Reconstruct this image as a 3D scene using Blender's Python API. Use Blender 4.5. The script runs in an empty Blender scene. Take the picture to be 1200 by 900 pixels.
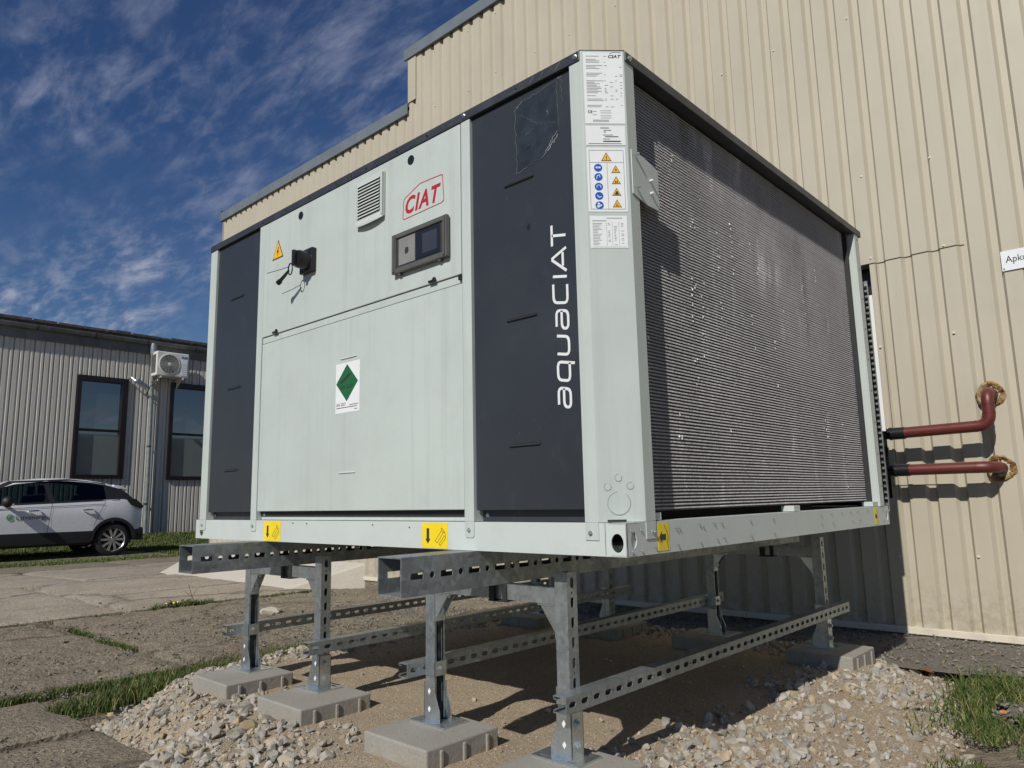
import bpy, bmesh, math, random
import numpy as np
from mathutils import Vector, Matrix
R = math.radians
random.seed(7)
rng = np.random.default_rng(7)
sc = bpy.context.scene
COL = sc.collection

# ------------------------------------------------------------------ camera, world, sun, exposure
cam_d = bpy.data.cameras.new('camera')
cam = bpy.data.objects.new('camera', cam_d)
COL.objects.link(cam)
cam.location = (0.9551, -1.4194, 0.1353)
cam.rotation_euler = (R(99.01222711), R(1.16053386), R(42.67286909))
cam_d.sensor_width = 36.0
cam_d.lens = 36.0 * 853.54 / 1200.0
cam_d.clip_start = 0.02
cam_d.clip_end = 3000
sc.camera = cam

SUN_DIR = Vector((0.25, -1.0, 0.80)).normalized()      # towards the sun
sun_el = math.asin(SUN_DIR.z)
sun_az = math.atan2(SUN_DIR.x, SUN_DIR.y)               # clockwise from +Y
sl = bpy.data.lights.new('sun', 'SUN')
sl.energy = 4.1
sl.angle = R(0.53)
sl.color = (1.0, 0.955, 0.885)
so = bpy.data.objects.new('sun', sl)
so.rotation_euler = SUN_DIR.to_track_quat('Z', 'Y').to_euler()
so.location = (4, -8, 8)
COL.objects.link(so)

world = bpy.data.worlds.new('World')
sc.world = world
world.use_nodes = True
wn, wl = world.node_tree.nodes, world.node_tree.links
wn.clear()
def WN(t, **k):
    n = wn.new(t)
    for a, b in k.items(): setattr(n, a, b)
    return n
w_out = WN('ShaderNodeOutputWorld'); w_bg = WN('ShaderNodeBackground')
w_bg.inputs['Strength'].default_value = 0.056
sky = WN('ShaderNodeTexSky', sky_type='NISHITA')
sky.sun_disc = False
sky.sun_elevation = sun_el
sky.sun_rotation = sun_az
sky.altitude = 0
sky.air_density = 1.0; sky.dust_density = 0.05; sky.ozone_density = 2.5
tc = WN('ShaderNodeTexCoord'); sep = WN('ShaderNodeSeparateXYZ')
wl.new(tc.outputs['Generated'], sep.inputs[0])
def wm(op, a, b=None, clamp=False):
    n = WN('ShaderNodeMath', operation=op); n.use_clamp = clamp
    for i, v in enumerate((a, b)):
        if v is None: continue
        if isinstance(v, (int, float)): n.inputs[i].default_value = v
        else: wl.new(v, n.inputs[i])
    return n.outputs[0]
zc = wm('MAXIMUM', sep.outputs['Z'], 0.0)
zd = wm('ADD', zc, 0.10)
cx = wm('DIVIDE', sep.outputs['X'], zd); cy = wm('DIVIDE', sep.outputs['Y'], zd)
comb = WN('ShaderNodeCombineXYZ'); wl.new(cx, comb.inputs[0]); wl.new(cy, comb.inputs[1])
def wnoise(scale, det, rough, rot, sx, sy, dist=0.0):
    mp = WN('ShaderNodeMapping'); wl.new(comb.outputs[0], mp.inputs[0])
    mp.inputs['Rotation'].default_value = (0, 0, rot); mp.inputs['Scale'].default_value = (sx, sy, 1)
    nz = WN('ShaderNodeTexNoise'); wl.new(mp.outputs[0], nz.inputs['Vector'])
    nz.inputs['Scale'].default_value = scale; nz.inputs['Detail'].default_value = det
    nz.inputs['Roughness'].default_value = rough; nz.inputs['Distortion'].default_value = dist
    return nz.outputs['Fac']
def wramp(v, a, b):
    r = WN('ShaderNodeMapRange'); wl.new(v, r.inputs[0]); r.interpolation_type = 'SMOOTHSTEP'
    r.inputs[1].default_value = a; r.inputs[2].default_value = b
    return r.outputs[0]
fine = wramp(wnoise(3.2, 10, 0.62, 0.5, 1.0, 3.0, 0.35), 0.45, 0.80)
fine2 = wramp(wnoise(7.5, 8, 0.6, 0.9, 1.0, 2.4, 0.15), 0.42, 0.80)
big = wramp(wnoise(0.75, 3, 0.5, 0.1, 1, 1.0), 0.40, 0.66)
cl = wm('MULTIPLY', wm('ADD', wm('MULTIPLY', fine, 0.75), wm('MULTIPLY', fine2, 0.42)), big)
lowboost = wramp(sep.outputs['Z'], 0.60, 0.12)
cl = wm('MULTIPLY', cl, wm('ADD', wm('MULTIPLY', lowboost, 0.75), 0.55))
cl = wm('ADD', cl, wm('MULTIPLY', wramp(wnoise(0.5, 2, 0.5, 0.3, 1, 1.0), 0.35, 0.7), 0.035))
cl = wm('MINIMUM', cl, 0.72, True)
mixc = WN('ShaderNodeMixRGB'); wl.new(cl, mixc.inputs[0])
hsv = WN('ShaderNodeHueSaturation'); hsv.inputs['Saturation'].default_value = 1.27; hsv.inputs['Hue'].default_value = 0.512
wl.new(sky.outputs[0], hsv.inputs['Color'])
wl.new(hsv.outputs[0], mixc.inputs[1])
mixc.inputs[2].default_value = (6.9, 7.3, 9.3, 1)
wl.new(mixc.outputs[0], w_bg.inputs['Color'])
wl.new(w_bg.outputs[0], w_out.inputs[0])

sc.view_settings.view_transform = 'Standard'
sc.view_settings.look = 'None'
sc.view_settings.exposure = 0.0
sc.view_settings.gamma = 1.0

# ------------------------------------------------------------------ materials
class NT:
    def __init__(s, name):
        s.m = bpy.data.materials.new(name); s.m.use_nodes = True
        s.n, s.l = s.m.node_tree.nodes, s.m.node_tree.links
        s.b = s.n['Principled BSDF']
        s.tc = s.n.new('ShaderNodeTexCoord')
    def noise(s, scale, det=4, rough=0.55, vec=None, stretch=None, dist=0, kind='Noise'):
        mp = s.n.new('ShaderNodeMapping'); s.l.new(vec or s.tc.outputs['Object'], mp.inputs[0])
        if stretch: mp.inputs['Scale'].default_value = stretch
        oi = s.n.new('ShaderNodeObjectInfo')
        ml = s.n.new('ShaderNodeMath'); ml.operation = 'MULTIPLY'; ml.inputs[1].default_value = 17.3
        s.l.new(oi.outputs['Random'], ml.inputs[0])
        cb = s.n.new('ShaderNodeCombineXYZ'); s.l.new(ml.outputs[0], cb.inputs[0]); s.l.new(ml.outputs[0], cb.inputs[1])
        s.l.new(cb.outputs[0], mp.inputs['Location'])
        t = s.n.new('ShaderNodeTex' + kind); s.l.new(mp.outputs[0], t.inputs['Vector'])
        t.inputs['Scale'].default_value = scale
        if kind == 'Noise':
            t.inputs['Detail'].default_value = det; t.inputs['Roughness'].default_value = rough
            t.inputs['Distortion'].default_value = dist
            return t.outputs['Fac']
        return t.outputs['Distance']
    def voro(s, scale, out='Color'):
        t = s.n.new('ShaderNodeTexVoronoi'); s.l.new(s.tc.outputs['Object'], t.inputs['Vector'])
        t.inputs['Scale'].default_value = scale
        return t.outputs[out]
    def ramp(s, v, stops):
        r = s.n.new('ShaderNodeValToRGB'); s.l.new(v, r.inputs[0])
        e = r.color_ramp.elements
        while len(e) < len(stops): e.new(0.5)
        for el, (p, c) in zip(e, stops):
            el.position = p
            el.color = (c, c, c, 1) if isinstance(c, (int, float)) else (*c, 1)
        return r.outputs[0]
    def mix(s, f, a, b, mode='MIX'):
        m = s.n.new('ShaderNodeMixRGB'); m.blend_type = mode
        for i, v in enumerate((f, a, b)):
            if isinstance(v, (int, float)): m.inputs[i].default_value = v if i == 0 else (v, v, v, 1)
            elif isinstance(v, tuple): m.inputs[i].default_value = (*v, 1)
            else: s.l.new(v, m.inputs[i])
        return m.outputs[0]
    def math(s, op, a, b):
        m = s.n.new('ShaderNodeMath'); m.operation = op
        for i, v in enumerate((a, b)):
            if isinstance(v, (int, float)): m.inputs[i].default_value = v
            else: s.l.new(v, m.inputs[i])
        return m.outputs[0]
    def col(s, v): s.l.new(v, s.b.inputs['Base Color']) if not isinstance(v, tuple) else s.b.inputs['Base Color'].__setattr__('default_value', (*v, 1))
    def rough(s, v):
        if isinstance(v, (int, float)): s.b.inputs['Roughness'].default_value = v
        else: s.l.new(v, s.b.inputs['Roughness'])
    def metal(s, v): s.b.inputs['Metallic'].default_value = v
    def bump(s, h, strength, dist):
        b = s.n.new('ShaderNodeBump'); s.l.new(h, b.inputs['Height'])
        b.inputs['Strength'].default_value = strength; b.inputs['Distance'].default_value = dist
        if s.b.inputs['Normal'].is_linked:
            s.l.new(s.b.inputs['Normal'].links[0].from_socket, b.inputs['Normal'])
        s.l.new(b.outputs[0], s.b.inputs['Normal'])

def paint(name, c, rough=0.4, var=0.06, dirt=0.0, dirtc=(0.25, 0.23, 0.2), bump=0.02, streak=0.0, spec=0.5, scl=3.0):
    t = NT(name)
    n1 = t.noise(scl, 5, 0.6)
    lo = tuple(v * (1 - var) for v in c); hi = tuple(min(1, v * (1 + var)) for v in c)
    cc = t.ramp(n1, [(0.3, lo), (0.7, hi)])
    if streak:
        n3 = t.noise(30, 3, 0.6, stretch=(1, 1, 0.03))
        cc = t.mix(t.ramp(n3, [(0.5, 0.0), (0.75, streak)]), cc, tuple(v * 0.8 for v in c))
    if dirt:
        n2 = t.noise(9, 8, 0.7)
        cc = t.mix(t.ramp(n2, [(0.5, 0.0), (0.8, dirt)]), cc, dirtc)
    t.col(cc)
    t.rough(t.ramp(t.noise(14, 5, 0.6), [(0.3, rough * 0.85), (0.7, min(1, rough * 1.15))]))
    t.b.inputs['Specular IOR Level'].default_value = spec
    if bump: t.bump(t.noise(2.2, 2), 0.35, bump * 0.45)
    return t.m
def plain(name, c, rough=0.5, metal=0.0, var=0.1):
    t = NT(name); n = t.noise(25, 3)
    t.col(t.ramp(n, [(0.3, tuple(v * (1 - var) for v in c)), (0.7, tuple(min(1, v * (1 + var)) for v in c))]))
    t.rough(rough); t.metal(metal)
    return t.m
def galv(name, lo=0.30, hi=0.52, rough=0.42, metal=0.75, spang=60):
    t = NT(name)
    vc = t.voro(spang)
    bw = t.n.new('ShaderNodeRGBToBW'); t.l.new(vc, bw.inputs[0])
    n = t.noise(6, 7, 0.65)
    f = t.math('ADD', t.math('MULTIPLY', bw.outputs[0], 0.35), t.math('MULTIPLY', n, 0.75))
    t.col(t.ramp(f, [(0.25, (lo * 0.90, lo, lo * 1.04)), (0.8, (hi * 0.92, hi, hi * 1.03))]))
    t.rough(t.ramp(t.noise(18, 6, 0.7), [(0.3, rough * 0.75), (0.7, rough * 1.3)]))
    t.metal(metal)
    t.bump(t.noise(40, 4), 0.15, 0.001)
    return t.m

M = {}
M['panel'] = paint('light grey powder coat', (0.475, 0.525, 0.495), 0.42, 0.045, 0.28, (0.37, 0.38, 0.35), streak=0.5)
M['panel_rail'] = paint('light grey rail paint', (0.52, 0.565, 0.54), 0.42, 0.04, 0.25, (0.38, 0.37, 0.33))
def darkpanel():
    t = NT('anthracite powder coat')
    n = t.noise(2.2, 4)
    cc = t.ramp(n, [(0.3, (0.023, 0.027, 0.033)), (0.7, (0.031, 0.036, 0.043))])
    d = t.noise(5, 9, 0.75, stretch=(1, 1, 0.6))
    cc = t.mix(t.ramp(d, [(0.55, 0.0), (0.85, 0.16)]), cc, (0.15, 0.16, 0.17))
    sp = t.noise(160, 2)
    cc = t.mix(t.ramp(sp, [(0.72, 0.0), (0.80, 0.3)]), cc, (0.3, 0.29, 0.27))
    t.col(cc); t.rough(t.ramp(t.noise(4, 5), [(0.3, 0.33), (0.7, 0.48)]))
    t.bump(t.noise(2.5, 1), 0.3, 0.01)
    return t.m
M['dark'] = darkpanel()
M['cap'] = paint('anthracite cap trim', (0.03, 0.034, 0.042), 0.45, 0.1, 0.2, (0.2, 0.2, 0.2))
M['galv'] = galv('galvanised channel steel', 0.24, 0.46, 0.38, 0.7, 90)
M['galv_beam'] = galv('hot dip galvanised beam', 0.17, 0.40, 0.5, 0.65, 60)
M['zinc'] = galv('bright zinc hardware', 0.5, 0.75, 0.3, 0.9, 200)
M['black'] = plain('black plastic', (0.012, 0.012, 0.013), 0.35)
M['dark_in'] = plain('dark interior', (0.02, 0.021, 0.022), 0.7)
M['white_label'] = plain('white label film', (0.74, 0.76, 0.76), 0.3, 0, 0.03)
M['label_grey'] = plain('printed grey lines', (0.30, 0.31, 0.32), 0.5)
M['ink'] = plain('black ink', (0.03, 0.03, 0.03), 0.5)
M['yellow'] = plain('yellow label', (0.83, 0.62, 0.02), 0.35, 0, 0.04)
M['yellow2'] = plain('warning yellow orange', (0.80, 0.44, 0.02), 0.35, 0, 0.04)
M['red'] = plain('red logo ink', (0.42, 0.018, 0.03), 0.35, 0, 0.04)
M['green'] = plain('green diamond ink', (0.012, 0.115, 0.035), 0.4, 0, 0.05)
M['blue'] = plain('mandatory blue ink', (0.015, 0.09, 0.42), 0.35, 0, 0.05)
M['white_print'] = plain('white print', (0.70, 0.72, 0.72), 0.35, 0, 0.04)
M['grille'] = paint('grille light plastic', (0.50, 0.54, 0.51), 0.4, 0.03, 0.1)
M['pipe'] = paint('oxide red primer pipe', (0.115, 0.022, 0.018), 0.42, 0.2, 0.25, (0.14, 0.06, 0.05), scl=12)
M['white_pvc'] = paint('white trim', (0.72, 0.73, 0.72), 0.35, 0.02, 0.1)
def foam():
    t = NT('cured sealing foam'); n = t.noise(22, 6, 0.7)
    t.col(t.ramp(n, [(0.36, (0.04, 0.02, 0.01)), (0.46, (0.26, 0.13, 0.035)), (0.54, (0.34, 0.28, 0.15)), (0.68, (0.22, 0.21, 0.12))]))
    t.rough(0.85); t.bump(t.noise(60, 5), 0.9, 0.008); return t.m
M['foam'] = foam()
def cladding(name, c, dirt=0.25):
    t = NT(name)
    n = t.noise(1.2, 5, 0.6)
    cc = t.ramp(n, [(0.3, tuple(v * 0.95 for v in c)), (0.7, tuple(v * 1.04 for v in c))])
    st = t.noise(16, 5, 0.65, stretch=(1, 1, 0.06))
    cc = t.mix(t.ramp(st, [(0.5, 0.0), (0.85, dirt)]), cc, tuple(v * f for v, f in zip(c, (0.72, 0.70, 0.66))))
    sp = t.noise(55, 4, 0.7)
    cc = t.mix(t.ramp(sp, [(0.70, 0.0), (0.8, 0.4)]), cc, tuple(v * 0.6 for v in c))
    ge = t.n.new('ShaderNodeNewGeometry'); sx_ = t.n.new('ShaderNodeSeparateXYZ'); t.l.new(ge.outputs['Position'], sx_.inputs[0])
    mr = t.n.new('ShaderNodeMapRange'); t.l.new(sx_.outputs['Z'], mr.inputs[0]); mr.inputs[1].default_value = -0.60; mr.inputs[2].default_value = -0.25; mr.inputs[3].default_value = 0.75; mr.inputs[4].default_value = 0.0
    spl = t.math('MULTIPLY', mr.outputs[0], t.ramp(t.noise(24, 8, 0.75), [(0.42, 0.0), (0.62, 1.0)]))
    cc = t.mix(spl, cc, tuple(v * f for v, f in zip(c, (0.62, 0.56, 0.48))))
    t.col(cc); t.rough(t.ramp(t.noise(8, 4), [(0.3, 0.42), (0.7, 0.58)]))
    t.bump(t.noise(1.6, 2, stretch=(1, 1, 0.5)), 0.35, 0.012)
    return t.m
M['clad'] = cladding('cream trapezoid cladding', (0.445, 0.405, 0.315))
M['clad_grey'] = cladding('pale grey beige cladding', (0.52, 0.495, 0.435), 0.5)
M['flash'] = paint('weathered blue grey flashing', (0.135, 0.16, 0.185), 0.5, 0.15, 0.3, (0.25, 0.25, 0.25))
M['trim'] = paint('cream base trim', (0.62, 0.57, 0.46), 0.45, 0.05, 0.5, (0.3, 0.27, 0.2))
M['gutter'] = paint('weathered gutter metal', (0.13, 0.135, 0.125), 0.6, 0.3, 0.8, (0.05, 0.045, 0.04))
M['roofing'] = paint('old bitumen roof edge', (0.06, 0.055, 0.05), 0.9, 0.3, 0.6, (0.3, 0.26, 0.22))
M['frame_brown'] = paint('dark brown window frame', (0.012, 0.007, 0.007), 0.35, 0.2)
M['downpipe'] = galv('zinc downpipe', 0.26, 0.42, 0.45, 0.6, 20)
def glass_dark(name, c, rough=0.03):
    t = NT(name); t.col(c); t.rough(rough); t.b.inputs['Specular IOR Level'].default_value = 0.9
    t.b.inputs['IOR'].default_value = 2.1
    t.bump(t.noise(0.9, 1), 0.05, 0.02); return t.m
M['pane'] = glass_dark('window glass', (0.03, 0.038, 0.04), 0.02)
M['pane_low'] = glass_dark('window glass with painted reflection', (0.13, 0.155, 0.15), 0.05)  # paler glass colour stands in for the reflection in the lower panes
def carglass():
    m = bpy.data.materials.new('tinted car glass'); m.use_nodes = True
    n, l = m.node_tree.nodes, m.node_tree.links
    n.clear()
    o = n.new('ShaderNodeOutputMaterial'); g = n.new('ShaderNodeBsdfGlossy'); tr = n.new('ShaderNodeBsdfTransparent')
    fr = n.new('ShaderNodeFresnel'); fr.inputs[0].default_value = 1.5
    mx = n.new('ShaderNodeMixShader'); nz = n.new('ShaderNodeTexNoise'); nz.inputs['Scale'].default_value = 4
    rp = n.new('ShaderNodeValToRGB'); l.new(nz.outputs[0], rp.inputs[0])
    rp.color_ramp.elements[0].color = (0.19, 0.24, 0.22, 1); rp.color_ramp.elements[1].color = (0.25, 0.30, 0.28, 1)
    l.new(rp.outputs[0], tr.inputs[0]); g.inputs['Roughness'].default_value = 0.03
    l.new(fr.outputs[0], mx.inputs[0]); l.new(tr.outputs[0], mx.inputs[1]); l.new(g.outputs[0], mx.inputs[2])
    l.new(mx.outputs[0], o.inputs[0]); return m
M['carglass'] = carglass()
def smoke():
    m = carglass(); m.name = 'smoked clear cover'
    for n in m.node_tree.nodes:
        if n.type == 'VALTORGB':
            n.color_ramp.elements[0].color = (0.40, 0.39, 0.37, 1); n.color_ramp.elements[1].color = (0.46, 0.45, 0.43, 1)
    return m
M['smoke'] = smoke()
M['carpaint'] = paint('white car paint', (0.68, 0.70, 0.73), 0.28, 0.02, 0.0)
M['carpaint'].node_tree.nodes['Principled BSDF'].inputs['Coat Weight'].default_value = 0.6
M['carblack'] = plain('car black cladding', (0.012, 0.012, 0.013), 0.55)
M['tyre'] = plain('tyre rubber', (0.014, 0.014, 0.014), 0.85)
M['alloy'] = plain('alloy rim', (0.62, 0.62, 0.62), 0.3, 0.8)
M['chrome'] = plain('chrome', (0.7, 0.7, 0.7), 0.12, 1.0)
M['redlamp'] = plain('rear lamp red', (0.18, 0.008, 0.01), 0.15)
M['carseat'] = plain('car seat cloth', (0.02, 0.02, 0.022), 0.9)
M['leafgreen'] = plain('company green print', (0.12, 0.36, 0.05), 0.4)
M['ac_white'] = paint('weathered white unit casing', (0.66, 0.65, 0.61), 0.4, 0.04, 0.2)
def concrete(name, c, pits=0.5, bumpd=0.004, grain=180, light=1.12, moss=0.0, spot=0.35, gc=0.5, crack=0, stain=0):
    t = NT(name)
    n = t.noise(5, 8, 0.65)
    cc = t.ramp(n, [(0.28, tuple(v * 0.78 for v in c)), (0.72, tuple(v * light for v in c))])
    g = t.noise(grain, 3, 0.7)
    cc = t.mix(0.6, cc, t.ramp(g, [(0.36, tuple(v * (1 - gc) for v in c)), (0.64, tuple(v * (1 + gc) for v in c))]))
    p = t.noise(60, 4, 0.6)
    cc = t.mix(t.ramp(p, [(0.62, 0.0), (0.70, spot)]), cc, tuple(v * 0.4 for v in c))
    if moss:
        mo = t.noise(1.7, 6, 0.7)
        cc = t.mix(t.ramp(mo, [(0.55, 0.0), (0.75, moss)]), cc, (0.06, 0.065, 0.03))
    if crack:
        wv = t.n.new('ShaderNodeTexVoronoi'); wv.feature = 'DISTANCE_TO_EDGE'; wv.inputs['Scale'].default_value = crack
        nn = t.n.new('ShaderNodeTexNoise'); nn.inputs['Scale'].default_value = 6; nn.inputs['Detail'].default_value = 6; t.l.new(t.tc.outputs['Object'], nn.inputs['Vector'])
        mxv = t.n.new('ShaderNodeMixRGB'); mxv.inputs[0].default_value = 0.22; t.l.new(t.tc.outputs['Object'], mxv.inputs[1]); t.l.new(nn.outputs['Color'], mxv.inputs[2]); t.l.new(mxv.outputs[0], wv.inputs['Vector'])
        ck = t.ramp(wv.outputs['Distance'], [(0.0, 1.0), (0.022, 0.0)])
        cc = t.mix(t.math('MULTIPLY', ck, 0.75), cc, tuple(v * 0.25 for v in c)); t.bump(ck, -0.8, 0.012)
    if stain:
        sn = t.noise(1.9, 7, 0.7)
        cc = t.mix(t.ramp(sn, [(0.42, 0.0), (0.62, stain)]), cc, (0.10, 0.083, 0.058))
    t.col(cc); t.rough(0.92)
    t.bump(g, pits, bumpd * 0.5); t.bump(p, pits, bumpd)
    return t.m
M['block'] = concrete('grey precast block', (0.285, 0.275, 0.245), 0.6, 0.003, 200, 1.12, 0, 0.45, 0.2, 0, 0.0)
def blockdirt():
    m = M['block']; n, l = m.node_tree.nodes, m.node_tree.links; b = n['Principled BSDF']; src = b.inputs['Base Color'].links[0].from_socket
    tcn = n.new('ShaderNodeTexCoord'); sp = n.new('ShaderNodeSeparateXYZ'); l.new(tcn.outputs['Object'], sp.inputs[0])
    nz = n.new('ShaderNodeTexNoise'); nz.inputs['Scale'].default_value = 16; nz.inputs['Detail'].default_value = 7; l.new(tcn.outputs['Object'], nz.inputs['Vector'])
    mr = n.new('ShaderNodeMapRange'); l.new(sp.outputs['Z'], mr.inputs[0]); mr.inputs[1].default_value = 0.03; mr.inputs[2].default_value = -0.03; mr.inputs[3].default_value = 0.12; mr.inputs[4].default_value = 0.8
    rp = n.new('ShaderNodeValToRGB'); l.new(nz.outputs[0], rp.inputs[0]); rp.color_ramp.elements[0].position = 0.42; rp.color_ramp.elements[1].position = 0.62
    ml = n.new('ShaderNodeMath'); ml.operation = 'MULTIPLY'; l.new(mr.outputs[0], ml.inputs[0]); l.new(rp.outputs[0], ml.inputs[1])
    mx = n.new('ShaderNodeMixRGB'); l.new(ml.outputs[0], mx.inputs[0]); l.new(src, mx.inputs[1]); mx.inputs[2].default_value = (0.30, 0.235, 0.16, 1); l.new(mx.outputs[0], b.inputs['Base Color'])
blockdirt()
M['slab_dark'] = concrete('worn yard concrete', (0.245, 0.208, 0.150), 1.0, 0.020, 42, 1.3, 0.35, 0.6, 0.5, 1.1, 0.3)
M['slab_dusty'] = concrete('dusty pale yard concrete', (0.345, 0.30, 0.235), 0.9, 0.014, 36, 1.2, 0.15, 0.4, 0.4, 0.6, 0.3)
M['ramp'] = concrete('pale cast concrete', (0.46, 0.425, 0.365), 0.5, 0.004, 80, 1.08, 0, 0.1, 0.12)
M['asphalt'] = concrete('old asphalt', (0.155, 0.14, 0.115), 1.0, 0.010, 110, 1.35, 0.1, 0.6)
M['soil'] = concrete('bare soil', (0.20, 0.165, 0.115), 0.9, 0.02, 30, 1.3, 0.6, 0.4)
def sand():
    t = NT('sandy gravel bed')
    n = t.noise(3.5, 7, 0.65)
    cc = t.ramp(n, [(0.3, (0.30, 0.23, 0.15)), (0.55, (0.40, 0.315, 0.21)), (0.8, (0.46, 0.375, 0.265))])
    g = t.noise(190, 4, 0.75)
    cc = t.mix(0.6, cc, t.ramp(g, [(0.36, (0.14, 0.105, 0.07)), (0.5, (0.38, 0.295, 0.20)), (0.64, (0.66, 0.57, 0.43))]))
    t.col(cc); t.rough(0.95)
    v = t.noise(90, 5, 0.7)
    t.bump(v, 0.9, 0.008); t.bump(g, 0.9, 0.004)
    return t.m
M['sand'] = sand()
def stonemat(name):
    t = NT(name)
    oi = t.n.new('ShaderNodeObjectInfo'); at = t.n.new('ShaderNodeAttribute'); at.attribute_name = 'tone'
    f = t.math('ADD', oi.outputs['Random'], at.outputs['Fac'])
    f2 = t.math('FRACT', f, 0)
    cc = t.ramp(f2, [(0.0, (0.33, 0.305, 0.26)), (0.3, (0.48, 0.45, 0.39)), (0.55, (0.39, 0.345, 0.275)), (0.75, (0.30, 0.285, 0.255)), (0.87, (0.43, 0.33, 0.20)), (1.0, (0.52, 0.475, 0.40))])
    n = t.noise(45, 6, 0.7)
    cc = t.mix(0.8, cc, t.mix(1.0, cc, t.ramp(n, [(0.3, 0.5), (0.7, 1.12)]), 'MULTIPLY'))
    t.col(cc); t.rough(0.9); t.bump(n, 0.7, 0.004)
    return t.m
M['stone'] = stonemat('crushed limestone')
def grassmat(name, a, b, c):
    t = NT(name)
    at = t.n.new('ShaderNodeAttribute'); at.attribute_name = 'tone'
    t.col(t.ramp(at.outputs['Fac'], [(0.0, a), (0.6, b), (1.0, c)]))
    t.rough(0.55); t.b.inputs['Specular IOR Level'].default_value = 0.3
    t.b.inputs['Transmission Weight'].default_value = 0.0
    return t.m
M['grass'] = grassmat('fresh grass blades', (0.032, 0.060, 0.012), (0.070, 0.110, 0.022), (0.24, 0.21, 0.09))
M['grass_far'] = grassmat('distant lawn', (0.05, 0.085, 0.016), (0.085, 0.13, 0.025), (0.17, 0.18, 0.06))
def coilmat():
    t = NT('aluminium coil tubes')
    n = t.noise(2.2, 6, 0.7)
    t.col(t.ramp(n, [(0.3, (0.26, 0.257, 0.252)), (0.7, (0.40, 0.392, 0.39))]))
    st = t.noise(9, 7, 0.75, stretch=(1, 3, 0.45))
    s1 = t.noise(14, 4, 0.6, stretch=(1, 1, 0.22)); s2 = t.noise(3.0, 3, 0.5)
    sm = t.math('MULTIPLY', t.ramp(s1, [(0.55, 0.0), (0.70, 1.0)]), t.ramp(s2, [(0.44, 0.0), (0.60, 0.85)]))
    cc = t.ramp(n, [(0.3, (0.31, 0.305, 0.30)), (0.7, (0.46, 0.45, 0.455))])
    t.col(t.mix(sm, cc, (0.78, 0.77, 0.78)))
    t.rough(t.ramp(st, [(0.4, 0.5), (0.75, 0.3)])); t.metal(0.0)
    return t.m
M['coil'] = coilmat()
def finmat():
    t = NT('dark coil fins')
    n = t.noise(700, 2, 0.5, stretch=(1, 1, 0.25))
    t.col(t.ramp(n, [(0.4, (0.012, 0.012, 0.012)), (0.65, (0.06, 0.058, 0.055))])); t.rough(0.6); t.metal(0.4)
    return t.m
M['fin'] = finmat()

# ------------------------------------------------------------------ mesh helpers
class MB:
    def __init__(s): s.v = []; s.f = []
    def add(s, vs, fs):
        o = len(s.v); s.v += [tuple(p) for p in vs]; s.f += [tuple(i + o for i in f) for f in fs]; return s
    def box(s, x0, x1, y0, y1, z0, z1):
        if x0 > x1: x0, x1 = x1, x0
        if y0 > y1: y0, y1 = y1, y0
        if z0 > z1: z0, z1 = z1, z0
        return s.add([(x0, y0, z0), (x1, y0, z0), (x1, y1, z0), (x0, y1, z0), (x0, y0, z1), (x1, y0, z1), (x1, y1, z1), (x0, y1, z1)],
              [(0, 3, 2, 1), (4, 5, 6, 7), (0, 1, 5, 4), (1, 2, 6, 5), (2, 3, 7, 6), (3, 0, 4, 7)])
    def prism(s, poly, axis, a, b):
        """poly: 2-D points in the two other axes (in xyz order), extruded along axis from a to b"""
        ar = sum(poly[i][0] * poly[(i + 1) % len(poly)][1] - poly[(i + 1) % len(poly)][0] * poly[i][1] for i in range(len(poly)))
        if ar < 0: poly = poly[::-1]
        n = len(poly)
        def P(p, h):
            return {'x': (h, p[0], p[1]), 'y': (p[0], h, p[1]), 'z': (p[0], p[1], h)}[axis]
        vs = [P(p, a) for p in poly] + [P(p, b) for p in poly]
        fs = [tuple(range(n))[::-1], tuple(range(n, 2 * n))] + [(i, (i + 1) % n, n + (i + 1) % n, n + i) for i in range(n)]
        flip = (b < a) != (axis == 'y')
        if flip: fs = [f[::-1] for f in fs]
        return s.add(vs, fs)
    def tube(s, path, r, n=12, cap=True):
        path = [Vector(p) for p in path]; k = len(path)
        rs = r if isinstance(r, (list, tuple)) else [r] * k
        prev = None; vs = []
        for i, p in enumerate(path):
            d = (path[min(i + 1, k - 1)] - path[max(i - 1, 0)]).normalized()
            if prev is None:
                u = d.orthogonal().normalized()
            else:
                u = (prev - d * prev.dot(d)).normalized()
            prev = u; w = d.cross(u)
            for j in range(n):
                a = 2 * math.pi * j / n
                vs.append(p + (u * math.cos(a) + w * math.sin(a)) * rs[i])
        fs = [(i * n + j, i * n + (j + 1) % n, (i + 1) * n + (j + 1) % n, (i + 1) * n + j) for i in range(k - 1) for j in range(n)]
        if cap: fs += [tuple(range(n))[::-1], tuple(range((k - 1) * n, k * n))]
        return s.add(vs, fs)
    def cyl(s, p0, p1, r, n=16): return s.tube([p0, p1], r, n)
    def lathe(s, prof, c, axis, n=32, a0=0):
        """prof: (radius, along) pairs around axis through c"""
        c = Vector(c); ax = Vector({'x': (1, 0, 0), 'y': (0, 1, 0), 'z': (0, 0, 1)}[axis]); u = ax.orthogonal().normalized(); w = ax.cross(u)
        vs = []; k = len(prof)
        for (r, h) in prof:
            for j in range(n):
                a = a0 + 2 * math.pi * j / n
                vs.append(c + ax * h + (u * math.cos(a) + w * math.sin(a)) * r)
        fs = [(i * n + j, i * n + (j + 1) % n, (i + 1) * n + (j + 1) % n, (i + 1) * n + j) for i in range(k - 1) for j in range(n)]
        return s.add(vs, fs)
    def xf(s, mat, fs_from=0):
        s.v = [tuple(mat @ Vector(p)) for p in s.v]; return s

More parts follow.
